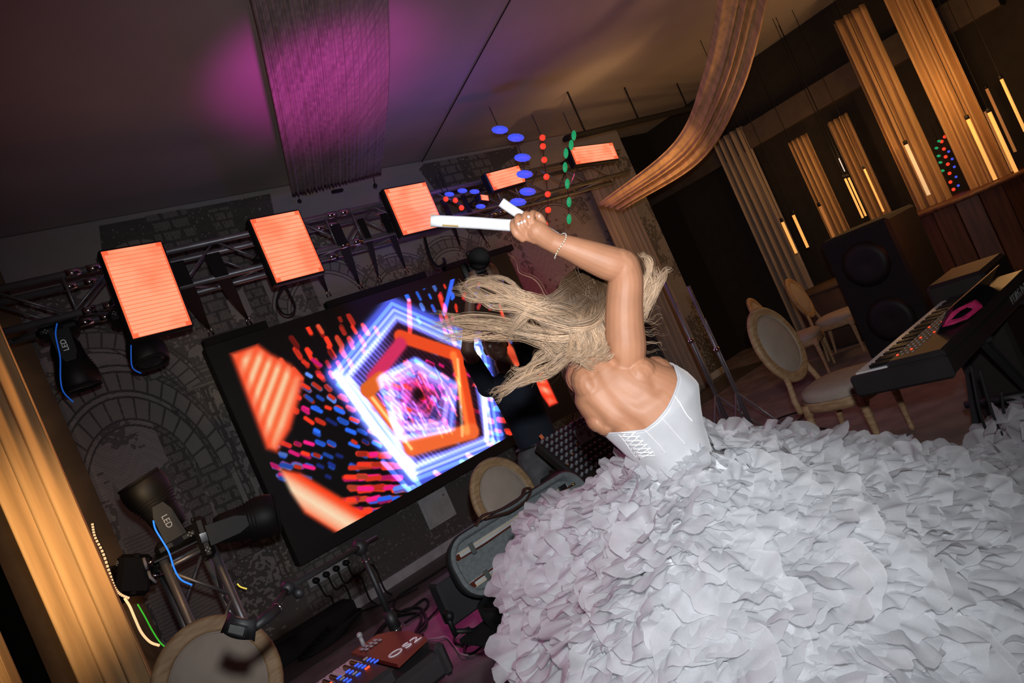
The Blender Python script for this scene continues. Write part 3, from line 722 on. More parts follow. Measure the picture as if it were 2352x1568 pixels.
# tower truss at the lower left
t = thing('truss_tower', 'upright truss tower at the lower left carrying three moving heads', 'truss', plan(-2.2, 4.0, 0))
C0 = plan(-2.26, 4.0, 0); hw = .125; ztop = 1.33
cs = [(-hw, -hw), (hw, -hw), (hw, hw), (-hw, hw)]
for a, b in cs: MB().tube([(C0.x + a, C0.y + b, .03), (C0.x + a, C0.y + b, ztop)], .025, 12).build('upright', alu, t, True)
for i in range(4):
    (a0, b0_), (a1, b1_) = cs[i], cs[(i + 1) % 4]
    for k in range(4):
        z0, z1 = .1 + k * .29, .1 + (k + 1) * .29
        if k % 2: z0, z1 = z1, z0
        MB().tube([(C0.x + a0, C0.y + b0_, z0), (C0.x + a1, C0.y + b1_, z1)], .011, 6).build('brace', alu, t, True)
    MB().tube([(C0.x + a0, C0.y + b0_, ztop - .05), (C0.x + a1, C0.y + b1_, ztop - .05)], .014, 6).build('top_rail', alu, t, True)
MB().box((C0.x, C0.y, .015), (.5, .5, .03), bev=.005).build('base_plate', darkalu, t)
MB().box((C0.x, C0.y, ztop + .01), (.36, .36, .015), bev=.004).build('top_plate', darkalu, t)
bt = Vector((C0.x, C0.y, ztop + .02)); moving_head(mh_frame(bt, bt + Vector((-.08, .0, 1)), CAM), 'black moving head standing upright on top of the truss tower', tilt=-.12)
bt = P(452, 1240, 3.95); moving_head(mh_frame(bt, P(580, 1190, 4.1), CAM), 'black moving head on the right side of the tower aiming at the screen', False, .1)
bt = P(312, 1318, 3.8); moving_head(mh_frame(bt, P(272, 1332, 3.95), CAM + ZU * .6), 'black moving head clamped to the left side of the tower', False, -.2, .74)
for x, y, g, lb in ((334, 1295, (0, 0), 'upper silver wing clamp left of the tower'), (345, 1325, (10, 0), 'lower silver wing clamp left of the tower')):
    t = thing('wing_clamp', lb, 'clamp', P(x, y, 3.8))
    MB().tube([P(x - 4, y - 13, 3.8), P(x, y, 3.78), P(x + 3 + g[0], y + 12, 3.8)], .009, 6).build('wing', white, t, True)
    MB().tube([P(x, y, 3.8), P(x + 30, y - 10, 3.85)], .012, 8).build('bolt', chrome, t, True)

# thin trails of coloured light from small lamps, modelled as glowing tubes
def glow(name, c, s=1.0): return mat(name, c, .4, 0, s, .02)
gb = glow('blue_glow', (.02, .22, .95)); gb2 = glow('dim_blue_glow', (.005, .06, .32)); gg = glow('green_glow', (.03, .4, .02)); gy = glow('yellow_glow', (.8, .62, .08)); gw = glow('warm_glow', (1, .60, .30), 1.0)
ga = glow('amber_glow', (1.0, .42, .10)); gad = glow('dim_amber_glow', (.30, .11, .03)); gp = glow('pale_glow', (.75, .45, .2)); gws = glow('white_glow', (.5, .48, .45))
def line(pts, Z, r, m, label, cat='light trail', n=30):
    q = curve_pts([P(x, y, Z) for x, y in pts], n); return tag(MB().tube(q, r, 6).build('light_trail', m, None, True), label, cat)
line([(352, 1195), (357, 1215), (372, 1240), (388, 1268), (400, 1305), (415, 1330), (441, 1343)], 3.6, .0045, gb, 'bright blue thin light trail crossing the truss tower')
line([(131, 742), (128, 770), (138, 820), (139, 870), (146, 900), (168, 923)], 4.3, .004, gb2, 'dim blue thin light trail beside the hanging moving head with lettering')
line([(301, 792), (301, 820), (303, 840), (310, 850), (324, 857)], 4.4, .004, gb2, 'short dim blue light trail under the largest orange panel')
line([(316, 1387), (334, 1418), (350, 1448), (368, 1475), (384, 1488), (404, 1497)], 3.2, .0035, gg, 'thin green light trail beside the beige chair at lower left')
line([(545, 1340), (552, 1347), (567, 1352)], 5.2, .005, gy, 'tiny yellow light trail on the wall below the tower light')
line([(286, 1373), (298, 1392), (310, 1420), (325, 1452), (345, 1474), (366, 1482)], 3.1, .006, gw, 'orange curved light trail ending by the large gold curtain')
t = thing('dotted_light_trail', 'dotted light trail of small warm bulbs running down beside the gold curtain', 'light spots', P(212, 1202, 3.4))  # dotted light trail, modelled as a row of glowing dashes
fl = curve_pts([P(x, y, 3.4) for x, y in ((212, 1202), (218, 1232), (236, 1268), (250, 1310), (262, 1345), (276, 1364), (298, 1374))], 30)
MB().tube([q + FW * .012 for q in fl], .003, 5).build('wire', blackm, t)
for i in range(0, 29, 1):
    a, b = fl[i], fl[i + 1]; MB().tube([a, a.lerp(b, .62)], .006, 6).build('spot', gw, t, True)

# light trails of the far-room lamps, modelled as upright glowing tubes
TL = [((1797, 510), (1825, 583), 8.2, ga, 3.2), ((1822, 494), (1849, 571), 8.2, ga, 3.2), ((1941, 410), (1978, 502), 8.6, ga, 2.4), ((1949, 408), (1986, 497), 8.6, ga, 2.2), ((1985, 388), (2027, 487), 8.6, ga, 2.2),
      ((2081, 332), (2137, 446), 8.2, gp, 4.2), ((2082, 368), (2128, 476), 8.6, gad, 2.4), ((2223, 274), (2283, 414), 7.6, ga, 4.2), ((2262, 256), (2322, 398), 8.0, gad, 2.6), ((2272, 258), (2334, 406), 7.6, ga, 4.2), ((2266, 204), (2340, 345), 7.8, gad, 3.2), ((2300, 182), (2358, 300), 7.4, ga, 3.4),
      ((1883, 474), (1914, 553), 8.6, gad, 3.2), ((1927, 363), (1940, 394), 9.0, gws, 1.6)]
TN = ['left of the two lowest amber lamp trails', 'right of the two lowest amber lamp trails', 'amber lamp trail, left one of the close pair in the middle', 'amber lamp trail, right one of the close pair in the middle', 'amber lamp trail alone, right of the close pair',
      'pale lamp trail left of the red green blue bulb column', 'dim brown lamp trail just below the pale one', 'bright amber lamp trail crossing the brightest tall curtain', 'dim thin lamp trail just left of the second bright amber one', 'second bright amber lamp trail near the right edge', 'dim amber lamp trail hanging high near the right edge', 'amber lamp trail cut by the right edge', 'dim brown lamp trail under the narrow tied curtain', 'tiny white lamp trail above the close amber pair']
for (p0, p1, Z, m_, r), nm in zip(TL, TN):
    q = P(*p0, Z); e = P(*p1, Z); e = Vector((q.x, q.y, e.z)); t = thing('lamp_trail', nm, 'pendant lamp', e, 'lamp trails of the far room'); rr_ = r * Z / FPX
    MB().tube([q, e], rr_, 10).build('trail_tube', m_, t, True)
    MB().tube([q + Vector((0, 0, .05)), q], rr_ * 1.15, 10).build('cap', black, t, True)
    MB().tube([Vector((q.x, q.y, 4.1)), q + Vector((0, 0, .05))], .004, 5).build('cord', blackm, t)
gr = glow('red_light_spot', (1, .05, .02)); ggn = glow('green_light_spot', (.01, .28, .10)); gbl = glow('blue_light_spot', (.05, .08, .70)); gbd = glow('deep_blue_light_spot', (.02, .05, .45))
def spots(pts, Z, r, m, label, shape=(1, 1, 1), grp='coloured bulb strings'):  # blurred coloured spots of light, modelled as glowing ellipsoids on an added cable
    q = [P(x, y, Z) for x, y in pts]; t = thing('light_spots', label, 'light spots', q[-1], grp)
    MB().tube([v + FW * .02 for v in [q[0] + ZU * .25] + q], .004, 5).build('cable', blackm, t)
    for v in q: MB().ell(v, (IX * r * shape[0], IY * r * shape[1], FW * r), 10, 7).build('spot', m, t, True)
spots([(2170, 314), (2163, 325), (2168, 342), (2172, 360), (2177, 377), (2181, 398), (2183, 418), (2190, 435)], 8.4, .021, gr, 'column of red bulbs near the right edge of the photo')
spots([(2157, 324), (2151, 340), (2156, 358), (2160, 373), (2165, 392), (2166, 413), (2170, 429)], 8.4, .018, ggn, 'column of dim green bulbs left of the far red column', (1.3, .9, 1))
spots([(2199, 294), (2179, 348), (2187, 365), (2192, 383), (2196, 406), (2201, 426)], 8.4, .016, gbl, 'column of small blue bulbs right of the far red column')
spots([(1246, 316), (1247, 336), (1250, 367), (1255, 406), (1258, 446), (1259, 482), (1252, 515)], 6.6, .030, gr, 'column of red glowing bulbs above the raised fist')
spots([(1318, 311), (1312, 333), (1300, 352), (1298, 384), (1303, 422), (1307, 464), (1307, 503)], 6.6, .030, ggn, 'column of green bulbs under the end panel of the truss', (.8, 1.7, 1))
spots([(1148, 298), (1185, 316), (1200, 362), (1205, 400), (1212, 440), (1190, 464)], 6.6, .052, gbl, 'column of large blue bulbs left of the red bulbs', (1.6, .75, 1))
spots([(1032, 446), (1062, 438), (1090, 440), (1104, 474)], 6.6, .038, gbl, 'cluster of blue bulbs right of the middle orange panel', (1.3, .6, 1))
spots([(1024, 457), (1046, 460), (1060, 477)], 6.5, .026, gr, 'three red bulbs among the blue ones by the foam tube end')
lamp('party_blue', 'POINT', P(1130, 400, 6.2), None, 8, (.1, .15, 1), .05)
lamp('party_red', 'POINT', P(1275, 420, 6.2), None, 5, (1, .05, .03), .05)

# ---------------------------------------------------------------- chairs
def make_chair(label, group):
    t = thing('oval_back_chair', label, 'chair', (0, 0, 0), group)
    def outline(hx, hy, z, n=32, e=2.8):
        out = []
        for k in range(n):
            a = 2 * PI * k / n; c, s = math.cos(a), math.sin(a)
            x = hx * abs(c) ** (2 / e) * (1 if c >= 0 else -1); y = hy * abs(s) ** (2 / e) * (1 if s >= 0 else -1)
            x *= 1 - .12 * (y / hy); out.append(Vector((x, y, z)))
        return out
    rows = [outline(.245, .225, .415), outline(.25, .23, .44), outline(.243, .224, .465), outline(.21, .19, .484), outline(.13, .12, .494), outline(.02, .02, .497)]
    m = MB().grid(rows, True); m.add(rows[-1], [tuple(range(32))]); m.build('seat', chairfab, t, True)
    rr = [outline(.252, .232, .415), outline(.258, .238, .405), outline(.250, .230, .395), outline(.256, .236, .385), outline(.250, .230, .352), outline(.20, .18, .35)]
    MB().grid(rr, True).build('seat_rail', woodm, t, True)
    prof = [(.013, .0), (.017, .015), (.017, .03), (.013, .035), (.019, .05), (.014, .056), (.016, .09), (.024, .27), (.027, .285), (.020, .295), (.028, .305), (.020, .315), (.027, .33), (.029, .335), (.029, .40)]
    for x in (-.215, .215):
        MB().lathe(prof, 14, Matrix.Translation((x, -.185, 0))).build('leg', woodm, t, True)
        sh = Matrix.Translation((x * .86, .19, 0)) @ Matrix.Shear('XY', 4, (0, -.12)) @ Matrix.Translation((0, .03, 0))
        MB().lathe(prof, 14, sh).build('leg', woodm, t, True)
        for sx in (-1, 1):
            pass
        MB().box((x, -.185, .372), (.056, .056, .07), bev=.006).build('corner_block', woodm, t)
    tl = math.radians(11); cy, cz = .285, .79
    Mb = Matrix.Translation((0, cy, cz)) @ Matrix.Rotation(-tl, 4, 'X')
    N_ = 48; sec = [(-.028, -.014), (-.028, .014), (-.016, .021), (0, .016), (.012, .022), (.026, .018), (.036, .008), (.036, -.012), (.0, -.02)]
    rows = []
    for s in sec:
        rows.append([Mb @ Vector(((.212 + s[0]) * math.cos(2 * PI * k / N_), -s[1], (.236 + s[0]) * math.sin(2 * PI * k / N_))) for k in range(N_)])
    rows.append(rows[0]); MB().grid(rows, True).build('back_frame', woodm, t, True)
    MB().ell(Mb @ Vector((0, -.004, 0)), (Mb.to_3x3() @ Vector((.193, 0, 0)), Mb.to_3x3() @ Vector((0, 0, .217)), Mb.to_3x3() @ Vector((0, -.024, 0))), 32, 8).build('back_pad', chairfab, t, True)
    MB().tube([Mb @ Vector((.18 * math.cos(2 * PI * k / 40), -.013, .203 * math.sin(2 * PI * k / 40))) for k in range(41)], .005, 6, False).build('piping', chairfab, t, True)
    for s in (-1, 1):
        MB().tube([Mb @ Vector((s * .135, .0, -.185)), Mb @ Vector((s * .16, .0, -.26)), (s * .195, .225, .44), (s * .198, .215, .36)], [.020, .018, .02, .022], 8).build('back_post', woodm, t, True)
    return t
def chair_at(root, x, y, rz, s, label, group=None):
    M = Matrix.Translation((x, y, 0)) @ Matrix.Rotation(rz, 4, 'Z') @ Matrix.Scale(s, 4)
    return dup(root, M, label, group)
GC = 'pale wooden chairs with oval backs'
ch0 = make_chair('beige oval-back chair at lower left behind the microphone clip', GC)
proto_ok = ch0
chair_at(ch0, 2.37, 3.40, .05, .98, 'beige oval-back chair below the screen, half hidden by the instrument case')
chair_at(ch0, 4.43, 2.46, .02, 1.10, 'beige oval-back chair standing right of the dancer beside the black keyboard')
for x, y, Z, rz, lb in ((1775, 640, 7.6, .3, 'blurred oval-back chair glowing orange in the far room, left one'), (1845, 560, 7.9, .2, 'small oval-back chair farthest back under the lamp trails')):
    q = P(x, y, Z); chair_at(ch0, q.x, q.y, rz, 1, lb)
ch0.matrix_basis = Matrix.Translation((.449, 3.02, 0)) @ Matrix.Scale(1.04, 4)
lamp('guest_spot', 'SPOT', (8.2, 3.6, 2.8), P(1800, 690, 7.2), 7, WARM, .1, 60, 1)

# ---------------------------------------------------------------- microphone stand
t = thing('microphone_stand', 'black boom microphone stand with an empty clip at lower left', 'stand', (.866, 2.33, 0))
J = P(826, 1256, 2.36); K = Vector((.47, 1.83, 1.285)); E_ = P(618, 1412, 1.58)
MB().tube([(J.x, J.y, .05), (J.x, J.y, .90)], .0155, 12).build('lower_tube', black, t, True)
MB().tube([(J.x, J.y, .90), (J.x, J.y, J.z - .01)], .0105, 12).build('upper_tube', black, t, True)
MB().tube([(J.x, J.y, .89), (J.x, J.y, .955)], .021, 12).build('clutch', black, t, True)
MB().tube([(J.x, J.y, .886), (J.x, J.y, .890)], .0225, 14).tube([(J.x, J.y, J.z - .055), (J.x, J.y, J.z - .05)], .0135, 14).build('chrome_ring', chrome, t, True)
MB().ell(J, (.028, .028, .03), 12, 8).build('boom_joint', black, t, True)
MB().tube([J + (J - K) * .35, J, K], .009, 10).build('boom_tube', black, t, True)
MB().tube([K, E_], .0075, 10).build('boom_tube', black, t, True)
MB().ell(K, .019, 12, 8).build('boom_knuckle', black, t, True)
MB().ell(K + IX * .028 + IY * -.012, .015, 12, 8).build('knob', black, t, True)
for k in range(3):
    a = 2.1 * k + .4; MB().tube([(J.x, J.y, .12), (J.x + .3 * math.cos(a), J.y + .3 * math.sin(a), .012)], .009, 8).build('leg', black, t, True)
t = thing('microphone_clip', 'black rubber microphone clip in front of the beige chair back', 'clip', E_)
a = P(636, 1398, 1.60); b = P(585, 1440, 1.53)
MB().tube([a, a.lerp(b, .5), b], [.012, .014, .010], 12).build('swivel', black, t, True)
MB().tube([a - (b - a) * .04, a], .0125, 12).build('chrome_ring', chrome, t, True)
Mc = frame(P(545, 1446, 1.50), P(575, 1452, 1.5) - P(512, 1436, 1.5), P(540, 1425, 1.5) - P(548, 1470, 1.5))
W_ = .072; H_ = .050; rows = []
for k in range(11):
    u = k / 10 * 2 - 1; rows.append([Mc @ Vector((u * W_ / 2 * 1.05, -H_ / 2 + (.006 if abs(u) < .9 else 0), -.006 * u * u * 3)), Mc @ Vector((u * W_ / 2 * .85, H_ / 2, -.018 * u * u))])
MB().grid(rows).build('cradle', black, t, True, solid=.005)
fr = [(-.020, -.010), (.020, -.010), (.022, .014), (-.018, .014)]
MB().tube([Mc @ Vector((x, y, .004)) for x, y in fr + fr[:1]], .0018, 6).build('window_rim', blackm, t, True)
MB().box((0, 0, 0), (.034, .018, .003), bev=.001).build('grip', mat('worn_rubber', (.09, .09, .09), .5), t).data.transform(Mc @ Matrix.Translation((0, .002, .006)))

# ---------------------------------------------------------------- keyboards
keyw = mat('white_key', (.56, .55, .56), .3); keyb = mat('black_key', (.01, .01, .01), .25)
ktop = mat('keyboard_panel', (.018, .016, .017), .4); kbrown = mat('keyboard_cheek', (.12, .020, .014), .35)
grey_btn = mat('grey_button', (.28, .27, .28), .4); bluei = glow('blue_indicator', (.03, .08, .55)); redi = glow('red_indicator', (.9, .08, .03))
lettw = mat('pale_glowing_print', (.55, .52, .54), .5, emit=.12)  # printed lettering with a slight glow put into the material
def keyboard(name, label, x0, x1, yf, z, depth, cheek, nwhite, keyx, free=.01):
    t = thing(name, label, 'keyboard', ((x0 + x1) / 2, yf - depth / 2, 0))
    yc = yf - depth / 2
    MB().box(((x0 + x1) / 2, yc, z - .06), (x1 - x0, depth, .08), bev=.015).build('body', ktop, t)
    cp = MB().box(((x0 + x1 - free) / 2, yf - .155 - (depth - .155) / 2, z - .005), (x1 - x0 - free - .01, depth - .165, .05), bev=.012).build('control_panel', ktop, t)
    for xs in (x0, x1):
        MB().box((xs, yc, z - .052), (.035, depth + .01, .10), bev=.012).build('cheek', cheek, t)
    kw = .0235; wk = bk = None
    for k in range(nwhite):
        x = keyx + k * kw
        if wk is None: wk = MB().box((0, 0, 0), (kw - .0012, .145, .02), bev=.002).build('white_key', keyw, t); o = wk
        else: o = wk.copy(); COL.objects.link(o)
        o.matrix_parent_inverse = base_inv(t); o.location = (x, yf - .078, z - .012)
        if k % 7 not in (2, 6) and k < nwhite - 1:
            if bk is None: bk = MB().box((0, 0, 0), (.012, .09, .022), bev=.003).build('black_key', keyb, t); o = bk
            else: o = bk.copy(); COL.objects.link(o)
            o.matrix_parent_inverse = base_inv(t); o.location = (x + kw / 2, yf - .11, z + .002)
    return t
# lower keyboard, right end in the picture
kz = .92; kx1 = .80; kyf = 2.252
t = keyboard('synthesizer', 'black keyboard with reddish end panel and OS2 lettering at the bottom edge', -.55, kx1, kyf, kz, .36, ktop, 52, kx1 - .145 - 51 * .0235, .135)
ep = MB().prism([Vector((.675, kyf + .003, kz)), Vector((.775, kyf + .003, kz)), Vector((.80, kyf - .06, kz)), Vector((.815, kyf - .16, kz)), Vector((.80, kyf - .30, kz)), Vector((.675, kyf - .34, kz))], (0, 0, .012)).build('end_panel', kbrown, t)
for j in range(2):
    for i in range(4):
        MB().box((.695 + i * .0165 + j * .004, kyf - .045 - j * .028, kz + .016), (.010, .020, .004), bev=.001).build('panel_button', grey_btn, ep)
MB().tube([(.715, kyf - .018, kz + .01), (.716, kyf - .016, kz + .045)], [.008, .006], 10).ell((.716, kyf - .016, kz + .048), .010, 10, 7).build('joystick', grey_btn, t, True)
for i in range(10):
    for j in range(4):
        x = .655 - i * .030; y = kyf - .170 - j * .026
        MB().box((x, y, kz + .023), (.016, .006, .005), bev=.001).build('lit_button' if (i + j) % 4 else 'button_light', bluei if (i + j) % 4 else redi if i % 3 == 1 else grey_btn, t)
text('lettering', 'OS2', .062, Matrix.Translation((.742, kyf - .262, kz + .0135)) @ Matrix.Rotation(-.06, 4, 'Z'), lettw, t)
# right keyboard
RX0, RX1, RY, RZ_ = 2.93, 4.28, 1.575, .885
t = keyboard('arranger_keyboard', 'large black keyboard on a black stand at the right edge', RX0, RX1, RY, RZ_, .40, ktop, 50, RX0 + .05)
MB().prism([Vector((3.25, RY - .27, RZ_ + .01)), Vector((4.05, RY - .27, RZ_ + .01)), Vector((4.05, RY - .36, RZ_ + .11)), Vector((3.25, RY - .36, RZ_ + .11))], (0, .008, 0)).build('rear_screen', ktop, t)
for i in range(26):
    for j in range(4):
        MB().box((3.02 + i * .045, RY - .185 - j * .022, RZ_ + .022), (.012, .008, .005), bev=.001).build('panel_button', grey_btn if (i * 7 + j) % 9 else redi, t)
text('lettering', 'KORG Pa5X', .062, Matrix.Translation((4.0, RY - .405, RZ_ - .045)) @ Matrix.Rotation(PI / 2, 4, 'X'), grey_btn, t)
t = thing('pink_cloth', 'crumpled pink cloth lying on the right keyboard', 'cloth', P(2210, 722, 3.0))
pc = [P(2160, 752, 3.05), P(2172, 728, 3.05), P(2196, 708, 3.05), P(2240, 688, 3.05), P(2255, 695, 3.04), P(2253, 706, 3.03), P(2226, 732, 3.0), P(2190, 744, 3.0)]
pink = mat('pink_cloth', (.50, .015, .11), .7, 0, .0, .2, 20, .4, 40)
ctr = sum(pc, Vector()) / len(pc); rows = []
for s in (1, .72, .5, .46):
    rows.append([ctr + (q - ctr) * s - FW * (.012 * math.sin(k * 2.3 + s * 9)) for k, q in enumerate(pc)])
MB().grid(rows, True).build('cloth', pink, t, True, solid=.006)
# stands
def xstand(name, label, xc, y, z, w, group=None):
    t = thing(name, label, 'stand', (xc, y, 0), group)
    for yy in (y - .13, y + .13):
        s = 1 if yy > y else -1
        MB().box((xc, yy, z / 2), (.045, .03, math.hypot(w, z)), Matrix.Rotation(s * math.atan2(w, z), 3, 'Y'), bev=.005).build('leg', blackm, t)
    for sx in (-1, 1):
        MB().box((xc + sx * w / 2, y, z - .012), (.04, .36, .024), bev=.008).build('arm', blackm, t)
        MB().box((xc + sx * w / 2, y, .018), (.05, .36, .036), bev=.01).build('foot', blackm, t)
    MB().tube([(xc, y - .17, z / 2), (xc, y + .17, z / 2)], .02, 14).build('pivot', black, t, True)
    return t
xstand('keyboard_stand', 'black folding stand under the right keyboard', 3.78, 1.36, RZ_ - .10, .62, 'folding keyboard stands')
xstand('keyboard_stand', 'black folding stand under the keyboard at the bottom edge', .0, 2.07, kz - .10, .62, 'folding keyboard stands')
for k, (a, b) in enumerate((((2230, 840), (2300, 1060)), ((2250, 850), (2350, 1080)), ((2300, 900), (2340, 1000)))):
    q = curve_pts([P(*a, 2.9), P((a[0] + b[0]) / 2 - 10, (a[1] + b[1]) / 2 + 10, 2.95), P(*b, 3.2)], 16)
    tag(MB().tube(q, .006, 6).build('cable', blackm, None, True), ('left', 'middle', 'right')[k] + ' one of three black cables hanging off the right keyboard', 'cable', 'cables under the right keyboard')

# ---------------------------------------------------------------- instrument case with two bows
felt = mat('grey_felt', (.20, .225, .235), .95, 0, 0, .15, 60, .5, 500); shell = mat('case_shell', (.02, .022, .024), .6)
bowwood = mat('bow_wood', (.11, .022, .012), .3); hairw = mat('bow_hair', (.62, .54, .42), .5); vel = mat('velcro', (.10, .115, .105), .95)
silk = mat('pale_lining', (.55, .56, .57), .5)
LM = frame((1.925, 2.95, .735), (1, 0, -.01), (0, .22, 1))
def stad(hx, hy, z, r, n=8):
    out = []
    for cx, cy, a0 in ((hx - r, hy - r, 0), (-hx + r, hy - r, PI / 2), (-hx + r, -hy + r, PI), (hx - r, -hy + r, 1.5 * PI)):
        for k in range(n + 1): a = a0 + PI / 2 * k / n; out.append(Vector((cx + r * math.cos(a), cy + r * math.sin(a), z)))
    return out
t = thing('instrument_case', 'open grey felt-lined case holding two bows in its lid', 'case', (1.925, 2.8, .58))
rows = [[LM @ q for q in stad(hx, hy, z, r)] for hx, hy, z, r in ((.465, .15, -.045, .12), (.475, .16, 0, .13), (.475, .16, .02, .13), (.460, .148, .026, .12))]
m = MB().grid(rows, True); m.add(rows[0], [tuple(range(len(rows[0])))]); m.build('lid_shell', shell, t, True)
rows = [[LM @ q for q in stad(hx, hy, z, r)] for hx, hy, z, r in ((.466, .152, .026, .122), (.455, .142, .034, .115), (.440, .128, .024, .105), (.430, .120, -.02, .10))]
m = MB().grid(rows, True); m.add(rows[-1], [tuple(range(len(rows[0])))]); m.build('lid_lining', felt, t, True)
LB = frame((1.925, 2.80, .52), (1, 0, 0), (0, 1, 0))
rows = [[LB @ q for q in stad(hx, hy, z, r)] for hx, hy, z, r in ((.455, .15, -.05, .12), (.475, .16, 0, .13), (.475, .16, .06, .13), (.455, .145, .062, .12), (.45, .14, .0, .11))]
m = MB().grid(rows, True); m.add(rows[0], [tuple(range(len(rows[0])))]); m.add(rows[-1], [tuple(range(len(rows[0])))]); m.build('lower_shell', shell, t, True)
for x in (-.36, .3): MB().tube([LM @ Vector((x, -.16, -.01)), LM @ Vector((x + .07, -.16, -.01))], .012, 8).build('hinge', chrome, t, True)
def bow(yy, label, flip):
    s = -1 if flip else 1
    t = thing('bow', label, 'bow', LM @ Vector((0, yy, .03)), 'two bows in the case lid')
    def q(x, y, z=.018): return LM @ Vector((x, yy + y * s, z))
    MB().tube([q(.405, -.006), q(.30, -.006), q(.0, -.009), q(-.25, -.014), q(-.40, -.012), q(-.418, -.004)], [.005, .005, .0045, .004, .004, .004], 8).build('stick', bowwood, t, True)
    MB().prism([q(-.425, -.015, .012), q(-.408, -.015, .012), q(-.405, .012, .012), q(-.432, .012, .012)], LM.to_3x3() @ Vector((0, 0, .011))).build('bow_tip', bowwood, t)
    MB().box((0, 0, 0), (.70, .010, .003)).build('bow_hair', hairw, t).data.transform(LM @ Matrix.Translation((-.06, yy + .010 * s, .018)))
    MB().box((0, 0, 0), (.055, .026, .012), bev=.003).build('frog', black, t).data.transform(LM @ Matrix.Translation((.325, yy + .010 * s, .018)))
    MB().tube([q(.39, -.006), q(.41, -.006)], .006, 8).build('screw_button', mat('brass', (.8, .5, .2), .3, 1), t, True)
    MB().box((0, 0, 0), (.05, .012, .012), bev=.002).build('silver_wrap', chrome, t).data.transform(LM @ Matrix.Translation((.25, yy - .007 * s, .018)))
    return t
bow(.070, 'upper bow in the case lid, dark red stick', False); bow(-.075, 'lower bow in the case lid, half under the white ruffles', True)
for yy in (.070, -.075):
    t = thing('bow_pad', ('upper' if yy > 0 else 'lower') + ' pale silk padding strip behind a bow in the case lid', 'pad', LM @ Vector((0, yy, 0)))
    MB().box((0, 0, 0), (.80, .036, .010), bev=.004).build('padding', silk, t).data.transform(LM @ Matrix.Translation((-.03, yy, .004)))
    MB().box((0, 0, 0), (.026, .055, .008), bev=.003).build('holder_strap', vel, t).data.transform(LM @ Matrix.Translation((-.33, yy, .026)))
for x in (.22,):
    t = thing('bow_holder', 'black cross-shaped clasp on the upper bow', 'clasp', LM @ Vector((x, .07, .03)))
    MB().box((0, 0, 0), (.012, .06, .010), bev=.003).build('bar', black, t).data.transform(LM @ Matrix.Translation((x, .07, .032)))
    MB().box((0, 0, 0), (.045, .014, .010), bev=.003).build('wing', black, t).data.transform(LM @ Matrix.Translation((x, .07, .036)))
# ribbon strap along the lid top
brown = mat('dark_strap', (.05, .018, .012), .7)
t = thing('shoulder_strap', 'dark brown strap draped over the top edge of the case', 'strap', LM @ Vector((-.1, .16, 0)))
MB().tube(curve_pts([LM @ Vector(q) for q in ((-.26, .150, .03), (-.20, .175, .035), (-.12, .158, .04), (-.02, .150, .045), (.06, .158, .04), (.10, .18, .03), (.13, .158, .03), (.05, .125, .045), (-.05, .120, .045), (-.12, .135, .045), (-.2, .155, .04))], 50), .017, 6, flat=.4).build('strap_band', brown, t, True)
# small table that carries the case
t = thing('equipment_stand', 'low black stand under the open instrument case', 'stand', (1.925, 2.85, 0))
MB().box((1.90, 2.84, .452), (1.04, .38, .025), bev=.006).build('top', blackm, t)
for x in (1.66, 2.30):
    for y in (2.68, 3.0): MB().tube([(x, y, 0), (x, y, .445)], .016, 8).build('leg', black, t, True)
MB().tube([(1.36, 2.99, .62), (1.36, 2.99, .50)], .014, 8).tube([(1.36, 2.99, .52), (1.50, 2.99, .44)], .012, 8).ell((1.36, 2.97, .60), .022).build('bracket', black, t, True)
t = thing('flight_case', 'flat black box behind the instrument case next to the chair back', 'case', (1.9, 3.16, 0))
MB().box((1.74, 3.17, .60), (.62, .10, .22), bev=.012).build('box', mat('charcoal', (.03, .03, .034), .6), t)
MB().box((1.95, 3.17, .245), (.25, .09, .49), bev=.01).build('support', blackm, t)

# ---------------------------------------------------------------- mixer
MM = frame(P(1372, 1034, 4.12), (1, 0.02, 0), (0, .66, .75))
t = thing('audio_mixer', 'black audio mixer full of grey knobs beside the bodice lacing', 'mixer', MM.translation)
MB().box((0, 0, -.04), (.54, .54, .07), bev=.015).build('body', mat('mixer_black', (.02, .015, .018), .45), t).data.transform(MM)
knob = mat('grey_knob', (.22, .24, .26), .4); kor = mat('orange_knob_cap', (.75, .22, .05), .5)
kme = None
for i in range(12):
    for j in range(9):
        x = -.242 + i * .043; y = .24 - j * .040
        q = MM @ Vector((x, y, 0))
        if (1320 < 0): continue
        if kme is None:
            o = MB().lathe([(.0095, 0), (.0105, .002), (.008, .024), (.006, .026)], 9).build('knob', knob, t, True); kme = o
        else: o = kme.copy(); COL.objects.link(o)
        o.matrix_basis = MM @ Matrix.Translation((x, y, 0)) ; o.matrix_parent_inverse = base_inv(t)
        if (i + j * 2) % 7 == 3 and j in (3, 4, 5): MB().box((x, y - .013, .003), (.010, .006, .004)).build('knob_mark', kor, t).data.transform(MM)
for i in range(12):
    x = -.242 + i * .043
    MB().box((x, -.20, .003), (.004, .09, .004)).build('fader_slot', blackm, t).data.transform(MM)
    MB().box((x, -.19 + .03 * math.sin(i * 1.7), .010), (.014, .020, .014), bev=.003).build('fader_cap', white, t).data.transform(MM)
MB().box((0, -.140, .003), (.50, .008, .003)).build('label_strip', white, t).data.transform(MM)
for i in range(5): MB().box((-.12 + i * .05, -.130, .006), (.03, .003, .003)).build('indicator_light', redi, t).data.transform(MM)
t = thing('mixer_table', 'black cloth-covered table under the audio mixer', 'table', (MM.translation.x, MM.translation.y + .1, 0))
q = MM.translation + Vector((0, .10, 0))
MB().box((q.x, q.y + .15, q.z - .30), (.62, .5, .03), bev=.008).build('tabletop', blackm, t)
